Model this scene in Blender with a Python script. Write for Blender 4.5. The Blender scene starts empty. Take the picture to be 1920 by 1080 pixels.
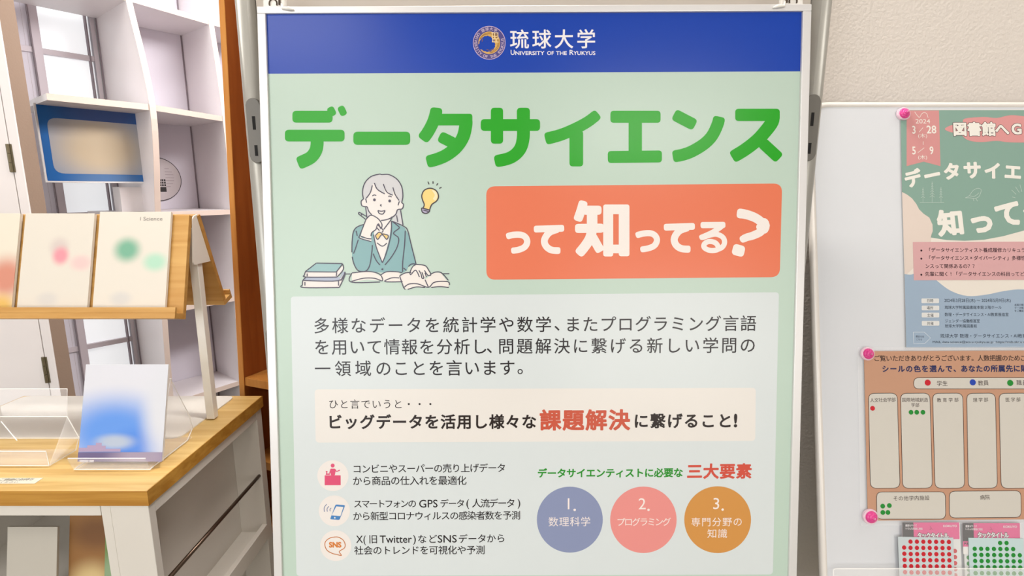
import bpy, bmesh, math, random
from mathutils.bvhtree import BVHTree
from mathutils import Vector, Matrix, geometry
random.seed(7)
SC = bpy.context.scene
COL = SC.collection
R = math.radians

# ------------------------------------------------------------------ camera, world, lights, exposure
H = 1.30                      # eye height
F = 1000.0                    # focal length for a frame 1920 wide
PITCH = math.atan(0.185)
cam_d = bpy.data.cameras.new('camera'); cam = bpy.data.objects.new('camera', cam_d); COL.objects.link(cam)
cam.location = (0, 0, H); cam.rotation_euler = (math.pi/2 - PITCH, 0, 0)
cam_d.sensor_fit = 'HORIZONTAL'; cam_d.sensor_width = 36; cam_d.lens = 36*F/1920
cam_d.clip_start = 0.02; cam_d.clip_end = 50
SC.camera = cam
SC.view_settings.view_transform = 'Standard'; SC.view_settings.look = 'None'
SC.view_settings.gamma = 1; SC.view_settings.use_curve_mapping = False
SC.view_settings.exposure = 0.12
w = bpy.data.worlds.new('world'); SC.world = w; w.use_nodes = True
w.node_tree.nodes['Background'].inputs[0].default_value = (1.0, 0.97, 0.93, 1)
w.node_tree.nodes['Background'].inputs[1].default_value = 0.5

def area(name, loc, size, energy, color, target=None, rot=None):
    d = bpy.data.lights.new(name, 'AREA'); d.shape = 'RECTANGLE'; d.size, d.size_y = size
    d.energy = energy; d.color = color
    o = bpy.data.objects.new(name, d); COL.objects.link(o); o.location = loc
    if target is not None:
        o.rotation_euler = (Vector(target) - Vector(loc)).to_track_quat('-Z', 'Y').to_euler()
    elif rot: o.rotation_euler = rot
    return o
WARM = (1.0, 0.955, 0.90); COOL = (0.94, 0.965, 1.0)
area('ceiling_lamp_and_fill_light', (-1.3, -0.8, 2.56), (1.2, 0.5), 13, WARM, rot=(0, 0, 0))
area('ceiling_lamp_and_fill_light', (-1.0, -2.0, 2.56), (1.2, 0.5), 9, WARM, rot=(0, 0, 0))
area('ceiling_lamp_and_fill_light', (1.0, -2.2, 2.56), (1.2, 0.5), 36, WARM, rot=(0, 0, 0))
area('ceiling_lamp_and_fill_light', (-1.35, 1.0, 2.56), (0.9, 0.4), 9, WARM, rot=(0, 0, 0))
area('ceiling_lamp_and_fill_light', (-0.9, 2.0, 2.56), (0.9, 0.4), 10, COOL, rot=(0, 0, 0))
area('ceiling_lamp_and_fill_light', (1.6, 0.5, 2.56), (0.9, 0.4), 4, WARM, rot=(0, 0, 0))
area('ceiling_lamp_and_fill_light', (-0.05, 1.03, 2.56), (0.5, 0.1), 20, WARM, rot=(0, 0, 0))  # added fill light for the rack recess in the counter's side
area('lattice_fill_light', (0.25, 1.75, 2.30), (0.8, 0.3), 34, (1, .96, .97), target=(-1.6, 2.3, 1.1))  # added, unseen fill light aimed at the lattice shelf
area('window_and_fill_light', (-1.9, -3.0, 1.45), (2.4, 1.9), 68, COOL, rot=(math.pi/2, 0, 0))
area('window_and_fill_light', (1.4, -3.0, 1.05), (1.8, 1.1), 30, WARM, rot=(math.pi/2, 0, 0))  # added, unseen source to fill the counter's side rack from the rear right

# ------------------------------------------------------------------ surveying: a pixel of the photograph to a place in the room
def ray(px, py):
    x = (px-960)/F; v = (py-540)/F
    cp, sp = math.cos(PITCH), math.sin(PITCH)
    return Vector((x, cp - v*sp, -(v*cp + sp)))
CAM = Vector((0, 0, H))
def at_y(px, py, Y): r = ray(px, py); return CAM + r*(Y/r.y)
def at_z(px, py, Z): r = ray(px, py); return CAM + r*((Z-H)/r.z)
def at_x(px, py, X): r = ray(px, py); return CAM + r*(X/r.x)
def at_pl(px, py, p, n): r = ray(px, py); return CAM + r*((p-CAM).dot(n)/r.dot(n))
def cam_to_world(v):          # camera axes x right, y down, z forward
    cp, sp = math.cos(PITCH), math.sin(PITCH)
    return Vector((v[0], v[2]*cp - v[1]*sp, -(v[1]*cp + v[2]*sp)))

class Plane:
    """a flat face standing in the room: O origin, U right, V up, N towards the viewer"""
    def __init__(s, O, U, V):
        s.U = U.normalized(); s.N = s.U.cross(V).normalized(); s.V = s.N.cross(s.U); s.O = O
        s.M = Matrix.Translation(O) @ Matrix((s.U, s.V, s.N)).transposed().to_4x4()
    def uv(s, px, py):
        p = at_pl(px, py, s.O, s.N) - s.O
        return Vector((p.dot(s.U), p.dot(s.V)))
    def w(s, u, v, h=0): return s.O + s.U*u + s.V*v + s.N*h

# ------------------------------------------------------------------ materials
def lin(c): return tuple((x/255/12.92 if x/255 <= .04045 else ((x/255+.055)/1.055)**2.4) for x in c)
ALB = 0.80
def newmat(name):
    m = bpy.data.materials.new(name); m.use_nodes = True
    return m, m.node_tree, m.node_tree.nodes['Principled BSDF']
_mc = {}
def mat(name, c, rough=0.5, metal=0.0, spec=0.4, k=ALB, coat=0.0):
    key = (name, tuple(c), rough, metal, spec, k, coat)
    if key in _mc: return _mc[key]
    m, nt, b = newmat(name)
    l = lin(c)
    tc = nt.nodes.new('ShaderNodeTexCoord'); no = nt.nodes.new('ShaderNodeTexNoise')
    no.inputs['Scale'].default_value = 9; no.inputs['Detail'].default_value = 3
    nt.links.new(tc.outputs['Object'], no.inputs['Vector'])
    mx = nt.nodes.new('ShaderNodeMix'); mx.data_type = 'RGBA'
    mx.inputs[6].default_value = (*[x*k*0.985 for x in l], 1); mx.inputs[7].default_value = (*[min(1, x*k*1.015) for x in l], 1)
    nt.links.new(no.outputs[0], mx.inputs[0]); nt.links.new(mx.outputs[2], b.inputs['Base Color'])
    b.inputs['Roughness'].default_value = rough; b.inputs['Metallic'].default_value = metal
    b.inputs['Specular IOR Level'].default_value = spec
    if coat: b.inputs['Coat Weight'].default_value = coat; b.inputs['Coat Roughness'].default_value = 0.15
    _mc[key] = m
    return m
def wood(name, c1, c2, scale=(3, 40, 40), rough=0.4, k=ALB):
    m, nt, b = newmat(name)
    tc = nt.nodes.new('ShaderNodeTexCoord'); mp = nt.nodes.new('ShaderNodeMapping'); mp.inputs['Scale'].default_value = scale
    no = nt.nodes.new('ShaderNodeTexNoise'); no.inputs['Scale'].default_value = 1.6; no.inputs['Detail'].default_value = 7; no.inputs['Distortion'].default_value = 0.5
    cr = nt.nodes.new('ShaderNodeValToRGB'); cr.color_ramp.elements[0].position = .35; cr.color_ramp.elements[1].position = .65
    cr.color_ramp.elements[0].color = (*[x*k for x in lin(c1)], 1); cr.color_ramp.elements[1].color = (*[x*k for x in lin(c2)], 1)
    nt.links.new(tc.outputs['Object'], mp.inputs[0]); nt.links.new(mp.outputs[0], no.inputs['Vector'])
    nt.links.new(no.outputs[0], cr.inputs[0]); nt.links.new(cr.outputs[0], b.inputs['Base Color'])
    bp = nt.nodes.new('ShaderNodeBump'); bp.inputs['Strength'].default_value = .06; nt.links.new(no.outputs[0], bp.inputs['Height']); nt.links.new(bp.outputs[0], b.inputs['Normal'])
    b.inputs['Roughness'].default_value = rough; b.inputs['Specular IOR Level'].default_value = .35
    return m
def clear(name, tint=(.98, .98, .98), alpha=.12, rough=.03):
    m, nt, b = newmat(name)
    b.inputs['Base Color'].default_value = (*tint, 1); b.inputs['Alpha'].default_value = alpha
    b.inputs['Roughness'].default_value = rough; b.inputs['Specular IOR Level'].default_value = .6
    return m
def wallmat(name, c, k=ALB, bump=.15):
    m, nt, b = newmat(name)
    tc = nt.nodes.new('ShaderNodeTexCoord'); no = nt.nodes.new('ShaderNodeTexNoise'); no.inputs['Scale'].default_value = 160; no.inputs['Detail'].default_value = 4
    nt.links.new(tc.outputs['Object'], no.inputs['Vector'])
    bp = nt.nodes.new('ShaderNodeBump'); bp.inputs['Strength'].default_value = bump; bp.inputs['Distance'].default_value = .004
    nt.links.new(no.outputs[0], bp.inputs['Height']); nt.links.new(bp.outputs[0], b.inputs['Normal'])
    b.inputs['Base Color'].default_value = (*[x*k for x in lin(c)], 1); b.inputs['Roughness'].default_value = .75; b.inputs['Specular IOR Level'].default_value = .2
    return m
def soft_print(name, base, spots, axes='XY', rough=.45):
    """flat print of soft round blots: base colour and (x, y, rx, ry, colour, strength) in object metres"""
    m, nt, b = newmat(name)
    tc = nt.nodes.new('ShaderNodeTexCoord'); sp = nt.nodes.new('ShaderNodeSeparateXYZ'); nt.links.new(tc.outputs['Object'], sp.inputs[0])
    cur = None
    for (x, y, rx, ry, c, st) in spots:
        cb = nt.nodes.new('ShaderNodeCombineXYZ')
        for i, (o, cc, rr) in enumerate(((axes[0], x, rx), (axes[1], y, ry))):
            a = nt.nodes.new('ShaderNodeMath'); a.operation = 'SUBTRACT'; nt.links.new(sp.outputs[o], a.inputs[0]); a.inputs[1].default_value = cc
            d = nt.nodes.new('ShaderNodeMath'); d.operation = 'DIVIDE'; nt.links.new(a.outputs[0], d.inputs[0]); d.inputs[1].default_value = rr
            nt.links.new(d.outputs[0], cb.inputs[i])
        ln = nt.nodes.new('ShaderNodeVectorMath'); ln.operation = 'LENGTH'; nt.links.new(cb.outputs[0], ln.inputs[0])
        mr = nt.nodes.new('ShaderNodeMapRange'); mr.interpolation_type = 'SMOOTHSTEP'
        mr.inputs[1].default_value = 1.0; mr.inputs[2].default_value = 0.25; mr.inputs[3].default_value = 0; mr.inputs[4].default_value = st
        nt.links.new(ln.outputs['Value'], mr.inputs[0])
        mx = nt.nodes.new('ShaderNodeMix'); mx.data_type = 'RGBA'; nt.links.new(mr.outputs[0], mx.inputs[0])
        mx.inputs[7].default_value = (*[q*ALB for q in lin(c)], 1)
        if cur is None: mx.inputs[6].default_value = (*[q*ALB for q in lin(base)], 1)
        else: nt.links.new(cur, mx.inputs[6])
        cur = mx.outputs[2]
    nt.links.new(cur, b.inputs['Base Color']); b.inputs['Roughness'].default_value = rough; b.inputs['Specular IOR Level'].default_value = .3
    return m

# ------------------------------------------------------------------ objects
def link(name, me, m, parent=None, mw=None):
    o = bpy.data.objects.new(name, me); COL.objects.link(o)
    if m is not None: me.materials.append(m)
    if parent is not None: o.parent = parent
    if mw is not None: o.matrix_world = mw if parent is None else parent_world(parent) @ Matrix() if False else mw
    return o
def parent_world(p): return p.matrix_basis if p.parent is None else parent_world(p.parent) @ p.matrix_basis
def tag(o, label=None, cat=None, group=None, kind=None):
    if label: o['label'] = label
    if cat: o['category'] = cat
    if group: o['group'] = group
    if kind: o['kind'] = kind
    return o
def empty(name, M, label, cat, group=None):
    o = bpy.data.objects.new(name, None); COL.objects.link(o); o.empty_display_size = .05
    o.matrix_basis = M if isinstance(M, Matrix) else Matrix.Translation(Vector(M))
    return tag(o, label, cat, group)
def mesh(name, verts, faces, m, parent=None, smooth=False):
    """verts in the parent's own space (world space when there is no parent)"""
    me = bpy.data.meshes.new(name); me.from_pydata([tuple(v) for v in verts], [], faces); me.update()
    if smooth:
        for p in me.polygons: p.use_smooth = True
    return link(name, me, m, parent)
def bm_obj(name, bm, m, parent=None, bevel=0, smooth=False):
    if bevel:
        bmesh.ops.bevel(bm, geom=list(bm.edges), offset=bevel, segments=2, profile=.5, affect='EDGES')
    bmesh.ops.recalc_face_normals(bm, faces=bm.faces)
    me = bpy.data.meshes.new(name); bm.to_mesh(me); bm.free()
    if smooth:
        for p in me.polygons: p.use_smooth = True
    return link(name, me, m, parent)
def add_box(bm, a, b, M=None):
    a, b = Vector(a), Vector(b)
    r = bmesh.ops.create_cube(bm, size=1)
    for v in r['verts']:
        v.co = Vector(((a.x+b.x)/2 + v.co.x*(b.x-a.x), (a.y+b.y)/2 + v.co.y*(b.y-a.y), (a.z+b.z)/2 + v.co.z*(b.z-a.z)))
        if M is not None: v.co = M @ v.co
def box(name, a, b, m, parent=None, bevel=0.001, M=None):
    bm = bmesh.new(); add_box(bm, a, b, M)
    return bm_obj(name, bm, m, parent, bevel)
def prism(name, poly, vec, m, parent=None, bevel=0):
    """extrude the 3D polygon by vec"""
    vec = Vector(vec); n = len(poly)
    bm = bmesh.new()
    A = [bm.verts.new(Vector(p)) for p in poly]; B = [bm.verts.new(Vector(p)+vec) for p in poly]
    bm.faces.new(A); bm.faces.new(B[::-1])
    for i in range(n): bm.faces.new((A[i], B[i], B[(i+1) % n], A[(i+1) % n]))
    return bm_obj(name, bm, m, parent, bevel)
def tube_bm(bm, pts, r, seg=16, cap=True):
    pts = [Vector(p) for p in pts]; rings = []
    for i, p in enumerate(pts):
        d = (pts[min(i+1, len(pts)-1)] - pts[max(i-1, 0)]).normalized()
        a = d.orthogonal().normalized() if i == 0 else (a - d*a.dot(d)).normalized()
        b = d.cross(a)
        rr = r[i] if isinstance(r, (list, tuple)) else r
        rings.append([bm.verts.new(p + (a*math.cos(2*math.pi*k/seg) + b*math.sin(2*math.pi*k/seg))*rr) for k in range(seg)])
    for i in range(len(rings)-1):
        for k in range(seg): bm.faces.new((rings[i][k], rings[i][(k+1) % seg], rings[i+1][(k+1) % seg], rings[i+1][k]))
    if cap: bm.faces.new(rings[0][::-1]); bm.faces.new(rings[-1])
def tube(name, pts, r, m, parent=None, seg=20):
    bm = bmesh.new(); tube_bm(bm, pts, r, seg)
    o = bm_obj(name, bm, m, parent)
    for p in o.data.polygons: p.use_smooth = len(p.vertices) == 4
    return o

# ------------------------------------------------------------------ flat print: 2D shapes on a plane
def catmull(pts, n=6):
    P = [Vector(p) for p in pts]
    if len(P) < 3: return P
    out = []
    for i in range(len(P)-1):
        p0 = P[max(i-1, 0)]; p1 = P[i]; p2 = P[i+1]; p3 = P[min(i+2, len(P)-1)]
        for k in range(n):
            t = k/n
            out.append(.5*((2*p1) + (p2-p0)*t + (2*p0-5*p1+4*p2-p3)*t*t + (3*p1-p0-3*p2+p3)*t**3))
    out.append(P[-1]); return out
def closed_smooth(pts, n=5):
    P = [Vector(p) for p in pts]; N = len(P); out = []
    for i in range(N):
        p0, p1, p2, p3 = P[i-1], P[i], P[(i+1) % N], P[(i+2) % N]
        for k in range(n):
            t = k/n
            out.append(.5*((2*p1) + (p2-p0)*t + (2*p0-5*p1+4*p2-p3)*t*t + (3*p1-p0-3*p2+p3)*t**3))
    return out
def round_poly(pts, r, n=5):
    P = [Vector(p) for p in pts]; N = len(P); out = []
    for i in range(N):
        a, p, b = P[i-1], P[i], P[(i+1) % N]
        rr = r[i] if isinstance(r, (list, tuple)) else r
        if rr <= 0: out.append(p); continue
        da, db = a-p, b-p
        q = min(rr, da.length*.48, db.length*.48)
        A = p + da.normalized()*q; B = p + db.normalized()*q
        for k in range(n+1):
            t = k/n
            out.append(A*(1-t)**2 + p*2*t*(1-t) + B*t*t)
    return out
def ell(cx, cy, rx, ry=None, n=40, rot=0):
    ry = rx if ry is None else ry
    return [Vector((cx + rx*math.cos(a)*math.cos(rot) - ry*math.sin(a)*math.sin(rot), cy + rx*math.cos(a)*math.sin(rot) + ry*math.sin(a)*math.cos(rot))) for a in (2*math.pi*k/n for k in range(n))]
def rrect(x0, y0, x1, y1, r): return round_poly([(x0, y0), (x1, y0), (x1, y1), (x0, y1)], r)
def stroke_poly(pts, w, r=None, smooth=True, n=6, pieces=False):
    """band along a centre line with rounded end corners"""
    C = catmull(pts, n) if smooth and len(pts) > 2 else [Vector(p) for p in pts]
    r = w/2 if r is None else r
    L, Rr = [], []
    for i, p in enumerate(C):
        d = (C[min(i+1, len(C)-1)] - C[max(i-1, 0)])
        if d.length < 1e-9: continue
        d.normalize(); nn = Vector((-d.y, d.x))
        ww = w if not isinstance(w, (list, tuple)) else w[0] + (w[1]-w[0])*i/(len(C)-1)
        if i == 0 or i == len(C)-1:
            s = 1 if i == 0 else -1; a = p
            c1, c2 = a + nn*ww/2, a - nn*ww/2
            ca = []
            for k in range(5):      # rounded corner pair
                t = k/4
                ca.append((c1 + d*s*r)*(1-t)**2 + c1*2*t*(1-t) + (c1 - nn*r)*t*t)
            cb = []
            for k in range(5):
                t = k/4
                cb.append((c2 + nn*r)*(1-t)**2 + c2*2*t*(1-t) + (c2 + d*s*r)*t*t)
            if i == 0: head = cb[::-1] + ca[::-1]   # c2 side .. c1 side
            else: tail = ca + cb
        else:
            if (p-C[0]).length > r and (p-C[-1]).length > r:
                L.append(p + nn*ww/2); Rr.append(p - nn*ww/2)
    if not pieces or len(L) < 2: return head + L + tail + Rr[::-1]
    out = [head + [L[0], Rr[0]], [L[-1]] + tail + [Rr[-1]]]
    for i in range(len(L)-1): out.append([L[i], L[i+1], Rr[i+1], Rr[i]])
    return out
def cdt_union(polys, eps=1e-7):
    """union of overlapping polygons (each possibly concave) as vertices and triangles"""
    V = []; E = []; Fc = []
    for p in polys:
        p = [Vector(q[:2]) for q in p]
        # drop repeated points
        q = [p[0]]
        for x in p[1:]:
            if (x-q[-1]).length > eps*10: q.append(x)
        if (q[0]-q[-1]).length <= eps*10: q.pop()
        if len(q) < 3: continue
        tri = geometry.tessellate_polygon([[Vector((x.x, x.y, 0)) for x in q]]) if len(q) > 4 else ([(0, 1, 2)] if len(q) == 3 else [(0, 1, 2), (0, 2, 3)])
        b = len(V); V += q
        for t in tri:
            a, c, d = q[t[0]], q[t[1]], q[t[2]]
            ar = (c-a).cross(d-a)
            if abs(ar) < 1e-16: continue
            Fc.append([b+i for i in (t if ar > 0 else t[::-1])])
    if not Fc: return [], []
    r = geometry.delaunay_2d_cdt(V, [], Fc, 0, eps, False)
    vs, fs = r[0], r[2]
    # keep the triangles whose middle lies in one of the given shapes
    bvh = BVHTree.FromPolygons([(v.x, v.y, 0) for v in V], Fc)
    dn = Vector((0, 0, -1)); keep = []
    for f in fs:
        c = (vs[f[0]] + vs[f[1]] + vs[f[2]])/3
        if bvh.ray_cast(Vector((c.x, c.y, 1)), dn)[0] is not None: keep.append(list(f))
    return vs, keep
class Print:
    """one colour of print on a plane; everything given in photograph pixels"""
    def __init__(s, plane): s.p = plane; s.V = []; s.F = []; s.U = []
    def raw(s, vs, fs, zs=None):
        b = len(s.V); s.V += [Vector((v[0], v[1], zs[i] if zs else 0)) for i, v in enumerate(vs)]; s.F += [[b+i for i in f] for f in fs]
    def poly(s, pts, union=False):
        q = [s.p.uv(x[0], x[1]) for x in pts]
        if union: s.U.append(q)
        else: s.raw(q, [list(range(len(q)))])
    def strokes(s, lines, w, r=None, smooth=True, f=lambda p: p):
        for l in lines:
            sp = stroke_poly(l, w, r, smooth, 5, True)
            if not isinstance(sp[0], list): sp = [sp]
            for q_ in sp: s.poly([f(q) for q in q_], True)
    def build(s, name, h, m, parent, label=None):
        if s.U:
            u = s.U; k = 1000.0
            vs, fs = cdt_union([[x*k for x in q] for q in u], 1e-4)
            s.raw([v/k for v in vs], fs)
        vv = [(v.x, v.y, v.z + h + getattr(s.p, 'h0', 0)) for v in s.V]
        ff = []
        for f in s.F:     # face the viewer
            a = sum(s.V[f[i]].x*s.V[f[(i+1) % len(f)]].y - s.V[f[(i+1) % len(f)]].x*s.V[f[i]].y for i in range(len(f)))
            ff.append(f if a > 0 else f[::-1])
        o = mesh(name, vv, ff, m, parent)
        if label: o['label'] = label
        return o

_gl = {}
GS = bpy.data.scenes.new('glyph_workshop')
def glyph(ch, bold=0.0, res=3):
    """outline of a character from Blender's own built-in font, em = 1; bold grows it by a rounded band"""
    key = (ch, bold, res)
    if key in _gl: return _gl[key]
    def raw(s):
        c = bpy.data.curves.new('t', 'FONT'); c.body = s; c.size = 1; c.resolution_u = res
        o = bpy.data.objects.new('t', c); GS.collection.objects.link(o); GS.view_layers[0].update()
        ev = o.evaluated_get(GS.view_layers[0].depsgraph); me = ev.to_mesh()
        vs = [Vector((v.co.x, v.co.y)) for v in me.vertices]; fs = [list(p.vertices) for p in me.polygons]
        ev.to_mesh_clear(); bpy.data.objects.remove(o); bpy.data.curves.remove(c)
        return vs, fs
    vs, fs = raw(ch)
    if ord(ch) > 0x2e00: adv = 1.0
    elif ch == ' ': adv = .3
    else:
        xs = [v.x for v in raw('H'+ch+'H')[0]]; adv = max(xs)-min(xs) - 1.307 + .729
        adv = (max(xs)) - 1.382 if True else adv
    if bold > 0 and vs:
        # weld and find the outline
        idx = {}; mp = []; W = []
        for v in vs:
            k = (round(v.x, 5), round(v.y, 5))
            if k not in idx: idx[k] = len(W); W.append(v)
            mp.append(idx[k])
        fs2 = [[mp[i] for i in f] for f in fs]
        cnt = {}
        for f in fs2:
            for i in range(len(f)):
                e = tuple(sorted((f[i], f[(i+1) % len(f)]))); cnt[e] = cnt.get(e, 0)+1
        edges = [e for e, c in cnt.items() if c == 1 and e[0] != e[1]]
        # outline band: every piece a hair above the last, so that none share a plane
        vs = [Vector((v.x, v.y, 0)) for v in W]; fs = [f for f in fs2 if len(set(f)) == len(f)]
        n_ = 0; seen = {}
        def piece(pts):
            nonlocal n_
            n_ += 1; q = len(vs); vs.extend(Vector((p.x, p.y, n_*2e-7)) for p in pts); fs.append(list(range(q, q+len(pts))))
        for e in edges:
            a, c = W[e[0]], W[e[1]]; d = c-a
            if d.length < 1e-6: continue
            d.normalize(); n = Vector((-d.y, d.x))*bold
            piece([a-n, c-n, c+n, a+n])
            for q in e: seen.setdefault(q, []).append(d if q == e[0] else d)
        for q, ds in seen.items():
            if len(ds) == 2 and abs(ds[0].dot(ds[1])) > .985: continue
            piece(ell(W[q].x, W[q].y, bold, n=10))
    _gl[key] = (vs, fs, adv); return _gl[key]
class Txt(Print):
    def char(s, ch, cx, cy, size, bold=0, rot=0, sx=1.0, sy=1.0, res=3):
        """character whose em box is centred on pixel (cx, cy)"""
        vs, fs, adv = glyph(ch, bold, res)
        if not vs: return
        c0 = s.p.uv(cx, cy); e = (s.p.uv(cx+10, cy)-c0).length/10*size
        ca, sa = math.cos(rot), math.sin(rot); out = []; zs = []
        lat = ord(ch) < 0x2e00
        ox = adv/2 if lat else .5; oy = .341 if lat else .38
        for v in vs:
            x, y = (v.x-ox)*sx*e, (v.y-oy)*sy*e
            zs.append(v.z if len(v) > 2 else 0)
            out.append(c0 + Vector((x*ca-y*sa, x*sa+y*ca)))
        s.raw(out, fs, zs)
    def run(s, text, x0, x1, y0, y1, size, bold=0, sx=1.0, sy=1.0, res=3):
        """cells evenly spread, first centred on x0 and last on x1"""
        n = len(text); rot = -math.atan2(y1-y0, x1-x0)*1.0 if n > 1 else 0
        for i, ch in enumerate(text):
            t = i/(n-1) if n > 1 else 0
            s.char(ch, x0+(x1-x0)*t, y0+(y1-y0)*t, size, bold, rot + PLANE_ROT.get(id(s.p), 0), sx, sy, res)
    def span(s, text, x0, x1, y0, y1, size, bold=0, fit=True, sy=1.0, res=3):
        """proportional text filling x0..x1"""
        ad = [glyph(c, bold, res)[2] for c in text]; tot = sum(ad); k = (x1-x0)/(tot*size)
        x = x0
        for c, a in zip(text, ad):
            wpx = a*size*k; cx = x + wpx/2; t = (cx-x0)/max(1e-6, x1-x0)
            s.char(c, cx, y0+(y1-y0)*t, size, bold, 0, k if fit else 1.0, sy, res); x += wpx
PLANE_ROT = {}
def chars(plane, name, items, h, m, parent, label=None):
    t = Txt(plane)
    for it in items:
        f, a = it[0], it[1:]
        kw = a[-1] if isinstance(a[-1], dict) else {}
        a = a[:-1] if kw else a
        getattr(t, f)(*a, **kw)
    return t.build(name, h, m, parent, label)

# ================================================================== THE SETTING
M_white = wallmat('painted_white', (228, 222, 220))
M_wall = wallmat('beige_wallpaper', (232, 223, 213), bump=.35)
M_tan_shade = wallmat('shaded_tan_wall', (160, 138, 120))  # tan darkened to carry the shade on the door wall's side
M_lav = wallmat('pale_lilac_panel', (234, 229, 238), bump=.05)
def wallbox(name, a, b, m): o = box(name, a, b, m, bevel=0); tag(o, kind='structure'); return o
# carpet
m, nt, b = newmat('mottled_carpet')
no = nt.nodes.new('ShaderNodeTexNoise'); no.inputs['Scale'].default_value = 60; no.inputs['Detail'].default_value = 6
cr = nt.nodes.new('ShaderNodeValToRGB'); cr.color_ramp.elements[0].position = .4; cr.color_ramp.elements[1].position = .6
cr.color_ramp.elements[0].color = (*lin((70, 68, 55)), 1); cr.color_ramp.elements[1].color = (*lin((160, 155, 135)), 1)
tc = nt.nodes.new('ShaderNodeTexCoord'); nt.links.new(tc.outputs['Object'], no.inputs['Vector'])
nt.links.new(no.outputs[0], cr.inputs[0]); nt.links.new(cr.outputs[0], b.inputs['Base Color']); b.inputs['Roughness'].default_value = .95
wallbox('floor', (-3.3, -3.3, -.05), (3.3, 3.6, 0), m)
wallbox('ceiling', (-3.3, -3.3, 2.6), (3.3, 3.6, 2.7), M_white)
WALL_Y = 1.13
wallbox('wall_back', (-.16, WALL_Y, 0), (3.3, WALL_Y+.1, 2.6), M_wall)
wallbox('wall_return', (.6, WALL_Y+.1, 0), (.7, 3.5, 2.6), M_white)
wallbox('wall_right', (3.2, -3.3, 0), (3.3, WALL_Y, 2.6), M_white)
wallbox('wall_left', (-3.3, -3.3, 0), (-3.2, 3.6, 2.6), M_white)
# wall behind the viewer with a wide window
wallbox('wall_rear', (-3.2, -3.3, 0), (3.2, -3.2, .45), M_white)
wallbox('wall_rear_top', (-3.2, -3.3, 2.42), (3.2, -3.2, 2.6), M_white)
M_gbw = wallmat('grey_brown_wall', (128, 118, 108))
wallbox('wall_rear_side', (-.6, -3.3, .45), (.45, -3.2, 2.42), M_gbw)
wallbox('wall_rear_side', (.45, -3.3, 1.65), (3.2, -3.2, 2.42), M_gbw)
wallbox('wall_rear_side', (2.35, -3.3, .45), (3.2, -3.2, 1.65), M_gbw)
# ceiling lamps and one added fill lamp (their light is set at the top of the script)
M_lamp, nt, b = newmat('lamp_diffuser')
b.inputs['Emission Color'].default_value = (1, .96, .9, 1); b.inputs['Emission Strength'].default_value = 2.5
for (x, y, sx, sy, wh) in ((-1.3, -.8, 1.2, .5, 'behind the viewer on the left'), (-1.0, -2.0, 1.2, .5, 'farthest behind the viewer'), (1.0, -2.2, 1.2, .5, 'behind the viewer on the right'), (-1.35, 1.0, .9, .4, 'over the counter'), (1.6, .5, .9, .4, 'over the whiteboard'), (-.9, 2.0, .9, .4, 'over the lattice bookshelf'), (-.05, 1.03, .5, .1, 'narrow, added as fill over the partition panel')):
    e = empty('ceiling_lamp_or_fill', (x, y, 2.6), 'flat rectangular ceiling lamp ' + wh, 'lamp', 'ceiling lamps')
    box('lamp_housing', (-sx/2-.02, -sy/2-.02, -.025), (sx/2+.02, sy/2+.02, 0), M_white, e, .002)
    box('diffuser', (-sx/2, -sy/2, -.03), (sx/2, sy/2, -.025), M_lamp, e, 0)

tag(box('lattice_fill_housing', (-.16, -.42, .01), (.16, .42, .06), M_white, None, .004), 'tilted white housing of an added fill light, unseen behind the partition', 'lamp').matrix_basis = Matrix.Translation((0.25, 1.75, 2.31)) @ (Vector((-1.6, 2.3, 1.1)) - Vector((.25, 1.75, 2.3))).to_track_quat('-Z', 'Y').to_matrix().to_4x4() @ Matrix.Rotation(math.pi/2, 4, 'Z')  # housing made up for the added lattice fill light
# ------------------------------------------------------------------ lattice shelving standing obliquely at the left, with the window behind it
D = Vector((.616, .788, 0)).normalized(); NN = Vector((D.y, -D.x, 0))       # along the shelf, out of its face
P0 = at_y(440, 352, 2.4); P0.z = 0
DEP = .28
PB = P0 - NN*DEP
def lat_front(px, py): p = at_pl(px, py, P0, NN); return (p-P0).dot(D), p.z
def lat_back(px, py): p = at_pl(px, py, PB, NN); return (p-PB).dot(D), p.z
def lw(s, t, z): return P0 + D*s + NN*t + Vector((0, 0, z))     # t = 0 front, -DEP back
M_lat = mat('white_lacquer_shelf', (240, 233, 234), .4)
M_edge = mat('pale_edge_band', (226, 207, 194), .45)
lat = empty('lattice_shelf', lw(0, 0, 0), 'tall white lattice bookshelf with wavy upright edges, behind the wooden counter', 'bookshelf')
L0 = lat.matrix_basis.inverted()
def lprism(name, poly, vec, m, parent=lat, bevel=0): return prism(name, [L0 @ Vector(p) for p in poly], vec, m, parent, bevel)
div_px = {
 2: dict(back=(178, 15), front=[(228, -60), (237, 3), (262, 105), (281, 200), (288, 290), (291, 394), (297, 500), (305, 610), (311, 690), (320, 800)]),
 3: dict(back=(333, 0), front=[(380, -60), (390, 30), (404, 120), (417, 215), (426, 300), (432, 394), (438, 520), (443, 620), (449, 720), (458, 820)]),
}
TH = .018
div = {}
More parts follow.
